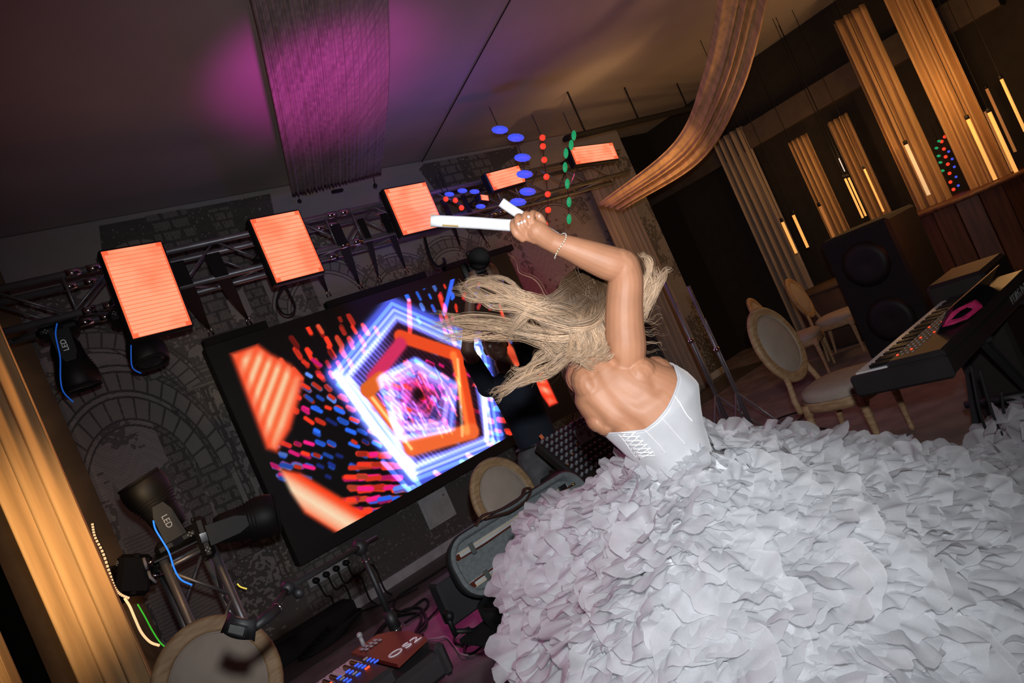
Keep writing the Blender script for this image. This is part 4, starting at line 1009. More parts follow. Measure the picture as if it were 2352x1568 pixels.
for sx in (-.28, .28):
    for sy in (-.05, .35): MB().tube([(q.x + sx, q.y + sy, 0), (q.x + sx, q.y + sy, q.z - .30)], .016, 8).build('leg', black, t, True)
MB().box((q.x, q.y + .19, q.z - .17), (.40, .22, .23), bev=.01).build('riser', blackm, t)
MB().tube(curve_pts([MM @ Vector(v) for v in ((.2, .22, .02), (.26, .16, .06), (.25, .28, .02), (.12, .30, .03), (.05, .25, .02))], 20), .004, 6).build('patch_cable', blackm, t, True)
t = thing('printed_photo', 'small printed photo of a couple lying on the mixer', 'photo', MM @ Vector((.08, .16, .02)))
PM = frame(P(1342, 996, 3.95), P(1360, 985, 3.95) - P(1320, 1008, 3.95), P(1328, 990, 3.95) - P(1342, 1024, 3.95))
MB().box((0, 0, 0), (.10, .09, .001)).build('paper', mat('photo_paper', (.55, .54, .56), .3), t).data.transform(PM)
dk = mat('photo_stripe', (.20, .21, .27), .5)
for k in range(5): MB().box((-.036 + k * .02, .022, .001), (.006, .044, .001)).build('stripe', dk, t).data.transform(PM)
MB().ell((-.015, .010, .001), (.011, .013, .001), 12, 5).ell((.020, .020, .001), (.008, .010, .001), 12, 5).build('faces', skin2, t).data.transform(PM)
MB().ell((-.015, -.020, .001), (.018, .020, .001), 12, 5).build('shirt', white, t).data.transform(PM)
MB().ell((.024, -.012, .001), (.012, .024, .001), 12, 5).build('dress', mat('photo_brown', (.25, .13, .09), .5), t).data.transform(PM)
t = thing('orange_tag', 'small orange tag at the left corner of the mixer', 'tag', P(1244, 1003, 4.2))
MB().box((0, 0, 0), (.022, .03, .004), bev=.001).build('tag', mat('orange_paper', (.85, .16, .04), .6), t).data.transform(frame(P(1244, 1003, 4.2), IX + IY * .8, IY))

# ---------------------------------------------------------------- wall fittings, floor clutter
t = thing('access_panel', 'pale square access panel low on the wall under the screen', 'panel', (3.29, 6.39, .28))
pale = mat('pale_panel', (.55, .56, .58), .6)
MB().box((3.285, 6.392, .44), (.35, .016, .32), bev=.003).build('panel_frame', pale, t)
MB().box((3.285, 6.381, .44), (.29, .010, .26), bev=.002).build('door', pale, t)
MB().box((3.40, 6.374, .53), (.03, .006, .02), bev=.002).build('latch', grey_btn, t)
a, b = onY(718, 1338, 6.36), onY(795, 1290, 6.36)
t = thing('socket_strip', 'white wall socket strip with four black plugs under the screen', 'socket', (a + b) / 2)
MB().box(((a.x + b.x) / 2, 6.385, (a.z + b.z) / 2), (b.x - a.x + .06, .03, .085), bev=.004).build('faceplate', pale, t)
for k in range(4):
    x = a.x + .03 + k * (b.x - a.x - .04) / 3; z = (a.z + b.z) / 2
    pl_ = MB().tube([(x, 6.37, z), (x, 6.32, z)], .028, 14).build('plug', black, t, True)
    q = curve_pts([(x, 6.32, z - .01), (x + .01, 6.30, z - .15), (x + .05 + .05 * k, 6.30, .25 + .02 * k), (x + .02 + .06 * k, 6.26, .06), (x + .06 * k, 6.1, .02)], 22)
    tag(MB().tube(q, .008, 6).build('power_cable', blackm, None, True), 'black cable hanging from the %s plug of the wall socket strip' % ('first', 'second', 'third', 'fourth')[k], 'cable', 'cables from the socket strip')
t = thing('cable_box', 'long flat black box against the wall under the sockets', 'box', (1.6, 6.2, 0))
a, b = onY(612, 1480, 6.1), onY(800, 1385, 6.1)
MB().box(((a.x + b.x) / 2, 6.2, .09), (b.x - a.x + .1, .24, .18), bev=.012).build('box', blackm, t)
MB().box(((a.x + b.x) / 2, 6.2, .184), (b.x - a.x, .20, .01), bev=.004).build('lid', black, t)
def fcable(pts, r, label, m=blackm, z=.012, n=60, grp='cables on the carpet'):
    q = curve_pts([onZ(x, y, z + (.012 if k % 3 == 1 else 0)) for k, (x, y) in enumerate(pts)], n)
    return tag(MB().tube(q, r, 6).build('floor_cable', m, None, True), label, 'cable', grp)
fcable([(1025, 1300), (960, 1340), (915, 1370), (905, 1398), (935, 1402), (975, 1375), (980, 1395), (930, 1430)], .011, 'thick black cable looping left of the case corner')
fcable([(1020, 1320), (1000, 1345), (1012, 1352), (1035, 1338), (1010, 1390), (985, 1420), (955, 1450), (940, 1490)], .009, 'black cable running from the case toward the microphone stand')
fcable([(880, 1440), (920, 1405), (960, 1395), (975, 1410), (978, 1435), (950, 1465), (945, 1490)], .012, 'black cable loop near the middle of the carpet')
fcable([(850, 1490), (868, 1450), (900, 1420), (950, 1408), (968, 1420), (940, 1480)], .011, 'inner black cable loop beside the reddish keyboard corner')
fcable([(1078, 1440), (1050, 1455), (1044, 1472), (1062, 1480), (1085, 1468), (1070, 1482), (1068, 1498), (1085, 1500), (1112, 1480)], .009, 'two black cable rings by the lower ruffles')
fcable([(880, 1550), (905, 1480), (920, 1440), (905, 1420), (880, 1440), (860, 1480)], .010, 'black cable under the keyboard corner')
fcable([(952, 1470), (1000, 1466), (1025, 1463), (1045, 1485), (1060, 1502), (1090, 1502), (1130, 1488)], .006, 'thin pale cable snaking to a plug on the carpet', mat('pale_cable', (.45, .40, .42), .6))
fcable([(780, 1395), (790, 1420), (840, 1400), (900, 1380), (960, 1350)], .008, 'black cable along the baseboard below the socket strip')
for k in range(7):
    x0, y0 = 690 + k * 9, 1470 - k * 6; c = onZ(x0 + 20, y0, .02); pts = []
    for j in range(26): a_ = j / 25 * 4 * PI; pts.append(Vector((c.x + (.22 - .01 * k) * math.cos(a_), c.y - .35 + (.14 - .004 * j / 3) * math.sin(a_), .02 + .012 * k)))
    tag(MB().tube(pts, .011, 6).build('coiled_cable', blackm, None, True), ('lowest', 'second lowest', 'third', 'middle', 'fifth', 'second highest', 'topmost')[k] + ' ring of the black cable coil heaped beside the flat black box', 'cable', 'coils heaped by the flat black box')
t = thing('plug_block', 'black plug block on the carpet with a pale plug', 'socket', onZ(950, 1478, 0))
q = onZ(955, 1474, .02); MB().box(q + Vector((0, 0, .005)), (.14, .09, .05), Matrix.Rotation(.6, 3, 'Z'), bev=.012).build('block', black, t); MB().box(q + Vector((-.03, 0, .04)), (.04, .03, .025), bev=.006).build('plug', white, t)
fcable([(1700, 1000), (1780, 985), (1840, 960), (1900, 930), (1950, 910)], .006, 'thin pale cable crossing the floor beneath the right chair', mat('pale_cable_dim', (.30, .26, .26), .6), grp='far cables')
fcable([(1750, 990), (1790, 960), (1850, 945), (1830, 975), (1900, 985)], .008, 'dark cable looping beneath the right chair seat', grp='far cables')

# ---------------------------------------------------------------- far room equipment
def tripod(x, y, Z, h, label):
    f = P(x, y, Z); t = thing('light_stand', label, 'stand', (f.x, f.y, 0), 'thin tripod poles behind the dancer')
    MB().tube([(f.x, f.y, .25), (f.x, f.y, h)], .014, 8).build('pole', alu, t, True); MB().tube([(f.x + .03, f.y, .25), (f.x + .03, f.y, h - .3)], .005, 6).build('cable_clip', alu, t, True)
    for k in range(3):
        a = 2.1 * k + .9; MB().tube([(f.x, f.y, .55), (f.x + .35 * math.cos(a), f.y + .35 * math.sin(a), .01)], .009, 6).build('leg', alu, t, True)
    MB().ell((f.x, f.y, h * .62), .028).build('collar', chrome, t, True)
tripod(1690, 900, 5.6, 1.5, 'thin tripod pole beside the chair, behind the bodice')
tripod(1640, 900, 5.9, 1.7, 'thin tripod pole nearest the raised upper arm')
t = thing('loudspeaker', 'large black loudspeaker stack in the dark far room', 'loudspeaker', onX(2000, 560, 7.2) * 1)
q = P(2010, 560, 7.0); MB().box((q.x, q.y, .66), (.75, .7, 1.32), bev=.03).build('cabinet', blackm, t)
for z in (.36, .96): MB().lathe([(.24, 0), (.25, .01), (.16, .04), (.05, .02)], 24, Matrix.Translation((q.x - .36, q.y, z)) @ Matrix.Rotation(-PI / 2, 4, 'Y')).build('speaker_cone', black, t, True)
for k, (x, y, Z, c, lb) in enumerate(((2260, 560, 8.4, (.11, .04, .02), 'brown curved bar counter glowing red at the right edge'), )):
    q = P(x, y, Z); t = thing('bar_counter', lb, 'counter', (q.x, q.y, 0)); m = mat('bar_wood', c, .5, 0, 0, .35, 4, stretch=(6, 6, .5))
    for j in range(11):
        a_ = 2.2 + j * .21; MB().box((q.x + 1.1 * math.cos(a_), q.y + 1.1 * math.sin(a_), .56), (.03, .225, 1.08), Matrix.Rotation(a_, 3, 'Z'), bev=.006).build('plank', m, t)
    MB().lathe([(1.02, 0), (1.22, 0), (1.22, .04), (1.02, .04)], 40, Matrix.Translation((q.x, q.y, 1.10))).build('counter_top', m, t, True)
lamp('bar_red_light', 'POINT', P(2150, 470, 6.2), None, 4, (1, .18, .04), .2)
t = thing('music_case', 'black lidded case standing open behind the right keyboard', 'case', P(2225, 640, 3.9)); q = P(2230, 650, 3.9)
MB().box((q.x, q.y, .50), (.45, .30, .95), bev=.02).build('case_body', mat('case_dark', (.012, .006, .006), .6), t)
t = thing('guest_table', 'round table with pale cloth beside the blurred far chairs', 'table', P(1900, 600, 8.6)); q = P(1900, 600, 8.6)
MB().lathe([(.50, .70), (.55, .74), (.55, .75), (.0, .755)], 28, Matrix.Translation((q.x, q.y, 0))).build('tabletop', mat('table_cloth', (.10, .06, .04), .8), t, True)
MB().lathe([(.50, .02), (.53, .3), (.54, .72)], 28, Matrix.Translation((q.x, q.y, 0))).build('table_skirt', mat('table_cloth_side', (.09, .05, .035), .8), t, True)

# ---------------------------------------------------------------- the dancer
HT = math.radians(0)
def ipx(x, y): return P(x, y, 1.82)
PXM = 1.82 / FPX                                   # metres per photo pixel at her distance
EV = IX * .8 + IY * .6; DV = IX * .6 - IY * .8     # across the torso / down the torso
def tl(t, l, dz=0.0):
    x = l * .8 + t * .6; y = -l * .6 + t * .8; return P(x, y, 1.82) + FW * dz
TT = np.array([[1455, 575, 640, .050], [1478, 553, 652, .060], [1500, 526, 668, .078], [1536, 499, 690, .094], [1570, 496, 710, .104], [1600, 500, 730, .112], [1625, 516, 738, .118], [1660, 523, 738, .120], [1698, 530, 720, .108], [1728, 539, 706, .100], [1770, 545, 690, .090], [1800, 550, 680, .08]], float)
def torso(t):
    return [float(np.interp(t, TT[:, 0], TT[:, k])) for k in (1, 2, 3)]
def torso_ring(t, n=40, off=0.0):
    lL, lR, b = torso(t); c = (lL + lR) / 2; h = (lR - lL) / 2 * PXM + off; b += off; o = tl(t, c, .0); out = []
    for k in range(n):
        a = 2 * PI * k / n; e = .86
        ca, sa = math.cos(a), math.sin(a)
        out.append(o + EV * (h * abs(ca) ** e * (1 if ca > 0 else -1)) + FW * (b * abs(sa) ** e * (1 if sa > 0 else -1)))
    return out
body = MB()
rows = [torso_ring(t) for t in np.linspace(1462, 1800, 34)]
body.grid(rows, True); body.add(rows[0], [tuple(range(39, -1, -1))]); body.add(rows[-1], [tuple(range(40))])
def limb(mb, pts, rs, n=16, flat=None, steps=6):
    c = cr([(*p, r) for p, r in zip(pts, rs)], len(pts) * steps)
    mb.tube([Vector(q[:3]) for q in c], [max(.002, q[3]) for q in c], n, flat=flat)
    mb.ell(c[0][:3], float(c[0][3]) * .995, 14, 9); mb.ell(c[-1][:3], float(c[-1][3]) * .995, 14, 9)
# shoulders, shoulder blades
body.ell(P(1432, 842, 1.80), .064); body.ell(P(1395, 868, 1.83), (.080, .07, .05))
body.ell(P(1356, 885, 1.80), (EV * .046, DV * .062, FW * .062)); body.ell(P(1445, 905, 1.775), (EV * .060, DV * .075, FW * .050)); body.ell(P(1470, 860, 1.77), (EV * .045, DV * .05, FW * .05))
body.ell(P(1345, 862, 1.84), .052); body.ell(P(1372, 965, 1.80), (EV * .030, DV * .035, FW * .05)); body.ell(P(1393, 975, 1.79), (EV * .032, DV * .028, FW * .045))
body.ell(P(1520, 858, 1.84), (EV * .035, DV * .055, FW * .07))
# neck and head
limb(body, [P(1400, 845, 1.84), P(1385, 805, 1.86), P(1368, 765, 1.87)], [.062, .050, .052])
HC = P(1348, 706, 1.90)
body.ell(HC, (IX * .074, IY * .098, FW * .092), 22, 14)
HU = (IY * .93 - IX * .36).normalized(); HF = FW      # head up, face direction (away from the camera)
body.ell(HC + HF * .030 - HU * .035, (IX * .058, HU * .080, FW * .080), 18, 12)
body.ell(HC + HF * .108 - HU * .030, (IX * .011, HU * .020, FW * .018), 10, 7); body.ell(HC + HF * .098 - HU * .010, (IX * .008, HU * .028, FW * .012), 10, 7)
body.ell(HC + HF * .098 - HU * .066, (IX * .022, HU * .009, FW * .012), 10, 7); body.ell(HC + HF * .088 - HU * .100, (IX * .020, HU * .016, FW * .018), 10, 7)
for s in (-1, 1): body.ell(HC + IX * s * .074 - HU * .02, (IX * .010, HU * .030, FW * .018), 10, 7)
# raised right arm
limb(body, [P(1425, 850, 1.80), P(1436, 800, 1.775), P(1434, 745, 1.765), P(1434, 690, 1.755), P(1437, 645, 1.745), P(1430, 612, 1.735)], [.058, .0545, .0510, .0480, .0455, .0440], 20)
body.ell(P(1436, 597, 1.725), .026); body.ell(P(1424, 600, 1.725), .034)
limb(body, [P(1424, 610, 1.735), P(1398, 604, 1.73), P(1350, 586, 1.725), P(1310, 570, 1.72), P(1278, 560, 1.715), P(1258, 548, 1.712)], [.0435, .0445, .0385, .0315, .0265, .026], 20, None)
# hand
HZ = 1.70
limb(body, [P(1262, 552, 1.712), P(1246, 541, 1.705), P(1232, 531, HZ)], [.0265, .028, .029], 16)
body.ell(P(1231, 534, HZ), (IX * .028, IY * .030, FW * .017)); body.ell(P(1220, 541, HZ), (IX * .019, IY * .018, FW * .014))
fing = [([(1200, 549), (1184, 536), (1177, 517), (1181, 508)], .0079, (0, -.010, -.002, .022)),
        ([(1206, 541), (1192, 522), (1188, 500), (1196, 497)], .0081, (-.004, -.016, -.008, .020)),
        ([(1217, 530), (1206, 512), (1206, 493), (1214, 492)], .0081, (-.006, -.018, -.008, .020)),
        ([(1229, 524), (1221, 505), (1223, 489), (1231, 492)], .0079, (-.004, -.016, -.006, .018))]
for pts, r, dz in fing:
    limb(body, [P(x, y, HZ + d) for (x, y), d in zip(pts, dz)] + [P(pts[-1][0] + 10, pts[-1][1] + 12, HZ + .040)], [r * 1.12, r * 1.1, r, r * .92, r * .8], 12, None, 5)
limb(body, [P(1246, 528, HZ + .006), P(1245, 511, HZ), P(1238, 497, HZ), P(1229, 491, HZ + .012)], [.013, .0115, .0100, .0085], 12, None, 5)
# left arm, bent in front of her head
limb(body, [P(1340, 866, 1.86), P(1345, 825, 1.98), P(1352, 790, 2.12)], [.050, .044, .040], 14)
limb(body, [P(1352, 790, 2.12), P(1356, 750, 2.12), P(1360, 712, 2.10)], [.040, .033, .026], 14)
body.ell(P(1361, 695, 2.10), (IX * .035, IY * .04, FW * .02)); 
for k in range(4): limb(body, [P(1348 + k * 9, 684, 2.10), P(1346 + k * 9, 668, 2.09), P(1350 + k * 8, 662, 2.07)], [.009, .0085, .007], 8, None, 4)
# hips and legs under the gown
hip = tl(1800, 612); hz = hip.z; hip = plan(.27, 1.86, .96); body.ell(hip, (RT * .14, F0 * .11, ZU * .13)); body.tube([tl(1780, 616), hip], [.065, .09], 18)
for s in (-1, 1):
    h = hip + RT * (.085 * s) - FW * .02; kn = Vector((h.x + .02 * s, h.y, .52)); an = Vector((h.x + .03 * s, h.y - .02, .11))
    limb(body, [h + ZU * .05, kn, an], [.092, .060, .036], 14)
    limb(body, [an, an + Vector((.08, .10, -.065))], [.035, .026], 12)
def groove(me):
    n = len(me.vertices); co = np.empty(n * 3, np.float32); me.vertices.foreach_get('co', co); co = co.reshape(-1, 3)
    me.update(); no = np.empty(n * 3, np.float32); me.vertices.foreach_get('normal', no); no = no.reshape(-1, 3)
    fw = np.array(FW); back = (no @ fw) < .2
    def line_(pts, wid, dep):
        q = cr([tuple(P(x, y, 1.74)) for x, y in pts], 40); cam_ = np.array(CAM)
        def proj(a):
            v = a - cam_; z = v @ fw; return np.stack([v @ np.array(IX) / z, v @ np.array(IY) / z], 1) * 1.8
        pc, pq = proj(co), proj(q); d = np.full(n, 9.)
        for k in range(40): d = np.minimum(d, np.hypot(pc[:, 0] - pq[k, 0], pc[:, 1] - pq[k, 1]))
        near = (co - cam_) @ fw < 1.9
        return (np.exp(-(d / wid) ** 2) * back * near)[:, None] * dep
    dsp = line_([(1362, 862), (1388, 905), (1420, 945), (1462, 985)], .022, -.008) + line_([(1440, 905), (1468, 918), (1500, 900), (1515, 885)], .022, -.003)
    dsp += line_([(1398, 850), (1408, 885), (1432, 915), (1462, 925)], .02, -.003) + line_([(1388, 800), (1396, 820), (1410, 832)], .014, -.007)
    dsp += line_([(1480, 845), (1500, 870), (1508, 892)], .016, -.005) + line_([(1345, 930), (1368, 950), (1384, 968)], .012, -.004)
    co += no * dsp; me.vertices.foreach_set('co', co.ravel()); me.update()
bride = thing('person', 'blonde person in a white strapless gown dancing, arm raised, seen from behind', 'person', (hip.x, hip.y, 0))
bodyo = remeshed(body, .0027, skin, 'body', bride, 4, groove)
# rings, nails, bracelet
gold = mat('gold', (.85, .55, .22), .25, 1); gem = mat('clear_stone', (.85, .87, .9), .08)
def circ(c, u, v, r, n=20): return [c + u * (r * math.cos(2 * PI * k / n)) + v * (r * math.sin(2 * PI * k / n)) for k in range(n + 1)]
wc = P(1286, 565, 1.717); wa = (P(1300, 569, 1.72) - P(1270, 557, 1.714)).normalized(); wu = (IY - wa * IY.dot(wa)).normalized(); wv = wa.cross(wu)
cpts = [wc + wa * (.004 * math.sin(a * 2) - .002) + wu * (.0335 * math.cos(a)) + wv * (.0335 * math.sin(a)) for a in [2 * PI * k / 60 for k in range(60)]]
br = MB().tube(cpts + cpts[:1], .0011, 6, False).build('bracelet', gold, bride, True)
for k in range(0, 60): MB().ell(cpts[k], .0019, 6, 4).build('bracelet_stone', gem if k % 2 else gold, br, True)
rg = MB().tube(circ(P(1199, 512, HZ - .010), IX * .9 - IY * .3, FW, .0122), .0017, 8, False).build('ring', gold, bride, True)
for k in range(3): MB().ell(P(1191 + k * 7, 514 - k * 3, HZ - .026), .0036, 8, 6).build('ring_stone', gem, rg, True)
rg = MB().tube(circ(P(1214, 502, HZ - .010), IX * .95 - IY * .2, FW, .0120), .0014, 8, False).build('ring', gold, bride, True)
MB().ell(P(1214, 498, HZ - .024), .0038, 8, 6).build('ring_stone', gem, rg, True)
MB().ell(P(1239, 497, HZ - .009), (IX * .004, IY * .006, FW * .002), 8, 5).build('thumb_nail', mat('pink_nail', (.75, .42, .40), .2), bride, True)
for s in (-1, 1):
    e = HC + HF * .094 + IX * s * .030 + HU * .004
    MB().ell(e, .011, 12, 8).build('eye', gem, bride, True)
MB().ell(HC + HF * .106 - HU * .066, (IX * .020, HU * .006, FW * .006), 10, 6).build('lips', mat('lip_colour', (.6, .2, .2), .4), bride, True)
# foam tubes in the hand
def foam_tube(p, r_, label):
    t = thing('foam_tube', label, 'foam tube', p[0], 'white foam tubes in the raised hand')
    q = curve_pts(p, 16); MB().tube(q, r_, 24).build('tube', foam, t, True); return t
ft = foam_tube([P(990, 507, 1.70), P(1080, 511, 1.705), P(1150, 516, 1.715), P(1200, 519, 1.722), P(1232, 520, 1.726)], .0148, 'long white foam tube pointing left out of the raised fist')
MB().box((0, 0, 0), (.040, .004, .0015)).build('printed_mark', mat('mark', (.35, .22, .05), .6), ft).data.transform(frame(P(1034, 518, 1.6905), IX - IY * .05, IY))
foam_tube([P(1151, 464, 1.735), P(1180, 484, 1.74), P(1230, 514, 1.745), P(1262, 534, 1.745), P(1296, 556, 1.745)], .0122, 'short white foam tube crossing behind the fist toward the wrist')

# ---- bodice
NB = 96
eL = [(496, 1612), (521, 1623), (560, 1642), (584, 1656), (612, 1655), (639, 1646), (668, 1632), (700, 1616), (718, 1600), (742, 1588)]
def tedge(l): return float(np.interp(l, [a for a, b in eL], [b for a, b in eL]))
rows = []
NT = 26
for j in range(NT):
    row = []
    for k in range(NB):
        a = 2 * PI * k / NB
        l_guess = 622 + 108 * math.cos(a); t0 = tedge(l_guess) if math.sin(a) < 0 else 1606 - 16 * math.cos(a)
        t = t0 + (1800 - t0) * j / (NT - 1)
        lL, lR, b = torso(t); c = (lL + lR) / 2; h = (lR - lL) / 2 * PXM + .007; b += .007; e = .86
        bulge = .012 * math.exp(-((t - 1660) / 35) ** 2) * max(0, math.cos(a - .7))
        ca, sa = math.cos(a), math.sin(a)
        row.append(tl(t, c) + EV * ((h + bulge) * abs(ca) ** e * (1 if ca > 0 else -1)) + FW * ((b + bulge) * abs(sa) ** e * (1 if sa > 0 else -1)))
    rows.append(row)
bd = MB().grid(rows, True).build('bodice', satin, bride, True, solid=.004)
MB().tube(rows[0] + rows[0][:1], .0032, 6, False).build('neckline_edge', satin, bd, True)
bt_ = BVHTree.FromPolygons([tuple(v) for r_ in rows for v in r_], [(i * NB + k, i * NB + (k + 1) % NB, (i + 1) * NB + (k + 1) % NB, (i + 1) * NB + k) for i in range(NT - 1) for k in range(NB)])
def on_bodice(x, y, off=.003):
    d = ray(x, y).normalized(); h = bt_.ray_cast(CAM, d)
    return (h[0] - d * off) if h[0] is not None else P(x, y, 1.72)
def seam(pts, r, m=lace, name='seam'):
    q = [on_bodice(x, y) for x, y in cr(pts, 26)]; MB().tube(q, r, 6).build(name, m, bd, True)
seam([(1466, 972), (1490, 997), (1512, 1020), (1530, 1042)], .0012); seam([(1502, 940), (1530, 970), (1556, 1000), (1575, 1020)], .0010)
seam([(1533, 880), (1545, 902), (1562, 925), (1576, 950), (1592, 968)], .0015); seam([(1408, 984), (1432, 1010), (1450, 1036), (1462, 1052)], .0012); seam([(1436, 980), (1470, 1015), (1497, 1045)], .0010)
la = [(1410, 985), (1428, 1003), (1444, 1022), (1458, 1040), (1468, 1054)]; lb = [(1440, 977), (1458, 993), (1476, 1012), (1492, 1030), (1504, 1046)]
A_ = cr(la, 9); B_ = cr(lb, 9)
pan = [[on_bodice(*(A_[i] * (1 - u) + B_[i] * u), off=.0035) for u in (0, .33, .66, 1)] for i in range(9)]
MB().grid(pan).build('lacing_panel', organza, bd, True)
for i in range(8):
    for a, b in ((A_[i], B_[i + 1]), (B_[i], A_[i + 1])):
        q = [on_bodice(*(a * (1 - u) + b * u), off=.006) for u in np.linspace(0, 1, 7)]; MB().tube(q, .0017, 6).build('lace', lace, bd, True)
    MB().ell(on_bodice(*B_[i], off=.006), .0028, 8, 5).build('button', gem, bd, True); MB().ell(on_bodice(*A_[i], off=.006), .0024, 8, 5).build('button', lace, bd, True)

# ---- skirt: a spun, lifted overskirt (plan r, depth, height)
WR, WZ_, WH = .28, 1.83, 1.165
HEM = [(.30, 2.35, .97), (.08, 2.38, 1.01), (-.12, 2.36, 1.02), (-.25, 2.26, .98), (-.27, 2.09, .89), (-.30, 1.82, .78), (-.24, 1.40, .70), (.10, 1.12, .60), (.50, 1.08, .50), (.95, 1.25, .42), (1.35, 1.75, .38), (1.62, 2.35, .38), (1.42, 2.64, .50), (1.0, 2.65, .75), (.66, 2.50, .93)]
hem_c = cr(HEM + HEM[:1], 181)[:-1]
hang = np.unwrap(np.arctan2(hem_c[:, 1] - WZ_, hem_c[:, 0] - WR))
def skirt_pt(u, t):
    """u in 0..1 round the hem, t 0 waist .. 1 hem"""
    f = (u % 1) * 180; i = int(f); q = hem_c[i] * (1 - f + i) + hem_c[(i + 1) % 180] * (f - i)
    ra = .075; dx, dz = q[0] - WR, q[1] - WZ_; L_ = math.hypot(dx, dz); r0 = ra / L_; s = r0 + (1 - r0) * t
    z = WH + (q[2] - .03 - WH) * (t ** 1.0) + .015 * math.sin(t * 9 + u * 40)
    return plan(WR + dx * s, WZ_ + dz * s, z)
NU, NTT = 120, 16
rows = [[skirt_pt(k / NU, j / NTT) - ZU * .03 for k in range(NU)] for j in range(NTT + 1)]
for s_, z_ in ((.97, .80), (.93, .5), (.9, .25), (.88, .03)):
    rows.append([plan(WR + (hem_c[int(k * 1.5)][0] - WR) * s_ * .9, WZ_ + (hem_c[int(k * 1.5)][1] - WZ_) * s_ * .9, hem_c[int(k * 1.5)][2] * z_ * .9) for k in range(NU)])
sk = MB().grid(rows, True).build('skirt', under, bride, True)
# ruffle petals
def petal_proto(seed):
    q = np.random.default_rng(seed); n = 19; V = [(0, 0, 0)]; ph = q.random(6) * 6; k1 = 3 + seed % 3; half = 1.15 + .35 * q.random()
    rs = (.22, .5, .76, .93, 1.0)
    for j, r in enumerate(rs):
        for k in range(n):
            a = -half + 2 * half * k / (n - 1); rad = r * (1 + .10 * math.sin(2 * a + ph[0]) + .05 * math.sin(7 * a + ph[1])) * (1 - .10 * abs(a))
            z = .42 * r * (1 - .62 * r) + r * (.085 * math.sin(k1 * a * 1.6 + ph[2]) + .045 * math.sin(8 * a + ph[3]) + .018 * math.sin(15 * a + ph[4])) - .18 * a * a * r
            V.append((rad * math.sin(a), rad * math.cos(a) * 1.15, z))
    T = [(0, 2 + k, 1 + k) for k in range(n - 1)]
    for j in range(len(rs) - 1):
        for k in range(n - 1):
            a, b = 1 + j * n + k, 2 + j * n + k; T += [(a, b, b + n), (a, b + n, a + n)]
    return np.array(V), np.array(T)
protos = [petal_proto(s) for s in range(7)]
pm = []
for V, T in protos:
    me = bpy.data.meshes.new('ruffle'); me.from_pydata(V.tolist(), [], T.tolist()); me.polygons.foreach_set('use_smooth', [True] * len(T)); me.materials.append(organza); pm.append(me)
places = []
def add_place(c, nrm, size, out=None):
    nrm = nrm.normalized(); q = Vector(nr.normal(size=3))
    o_ = q if out is None else out.normalized() + q * .55
    y = o_ - nrm * o_.dot(nrm); y = y.normalized() if y.length > 1e-6 else nrm.orthogonal().normalized()
    ti = .12 + .55 * nr.random(); y = (y * math.cos(ti) + nrm * math.sin(ti)).normalized(); x = y.cross(nrm).normalized(); x = (x + nrm * (nr.random() - .5) * .5).normalized(); n_ = x.cross(y).normalized(); x = y.cross(n_)
    sx = size * (1.2 + .5 * nr.random()); M = Matrix((x * sx, y * size * (1.1 + .6 * nr.random()), n_ * size * (.9 + .6 * nr.random()))).transposed().to_4x4(); M.translation = c; places.append(M)
N1 = 4200
for i in range(N1):
    u = nr.random(); t = nr.random() ** .62
    p0 = skirt_pt(u, t); pu = skirt_pt(u + .004, t) - p0; pt_ = skirt_pt(u, min(1, t + .01)) - skirt_pt(u, min(1, t + .01) - .01)
    nn = pt_.cross(pu); nn = nn.normalized() if nn.length > 1e-9 else ZU.copy()
    if nn.z < 0: nn = -nn
    add_place(p0 + nn * (nr.random() * .02 - .01), nn, (.034 + .026 * t) * (.7 + .7 * nr.random()), pt_)
for i in range(520):                                                   # thick fringe along the hem
    u = nr.random(); t = 1 + (nr.random() - .5) * .06; p0 = skirt_pt(u, min(t, 1)); out = (p0 - plan(WR, WZ_, p0.z)).normalized()
    add_place(p0 + out * (nr.random() * .02) - ZU * (nr.random() * .16), out, .045 * (.7 + .6 * nr.random()))
for i in range(700):                                                   # side of the gown down to the floor
    k = nr.integers(0, NU); s = nr.random(); j = NTT + s * 4; j0 = int(j); p0 = rows[j0][k].lerp(rows[min(j0 + 1, len(rows) - 1)][k], j - j0); out = (p0 - plan(WR, WZ_, p0.z)).normalized()
    add_place(p0 + out * .02, out, .055 * (.7 + .6 * nr.random()))
tr = [plan(1.55, 2.62, .40), plan(1.85, 2.95, .28), plan(2.12, 3.30, .22), plan(2.45, 3.45, .20)]
trc = curve_pts(tr, 40)
for i in range(300):                                                   # train behind the right keyboard stand
    q = trc[nr.integers(0, 40)]; o_ = Vector((nr.normal() * .07, nr.normal() * .07, abs(nr.normal()) * .09 - .06)); add_place(q + o_, (o_ + ZU * .12).normalized(), .055 * (.7 + .6 * nr.random()))
for j in range(4):                                                     # first ring of ruffles at the waist
    for k in range(46):
        p0 = skirt_pt(k / 46 + .01 * j, .02 + .10 * j); add_place(p0 + ZU * (.028 - .03 * j), (p0 - plan(WR, WZ_, p0.z) + ZU * .05).normalized(), .034 * (.8 + .4 * nr.random()))
vis = []
for i, M in enumerate(places):
    v = M.translation - CAM; z = v.dot(FW)
    x = 1176 + FPX * v.dot(IX) / z; y = 784 - FPX * v.dot(IY) / z; vis.append((z > .3 and -60 < x < 2400 and 850 < y < 1620, (M.to_3x3() @ Vector((1, 0, 0))).length / max(z, .3), i))
order = sorted([v for v in vis if v[0]], key=lambda v: -v[1])
pick = set(v[2] for v in order[:298])
binv = base_inv(sk)
for i in pick:
    o = bpy.data.objects.new('ruffle', pm[i % 7]); COL.objects.link(o); o.parent = sk; o.matrix_parent_inverse = binv; o.matrix_basis = places[i]
VV = []; FF = []; n0 = 0
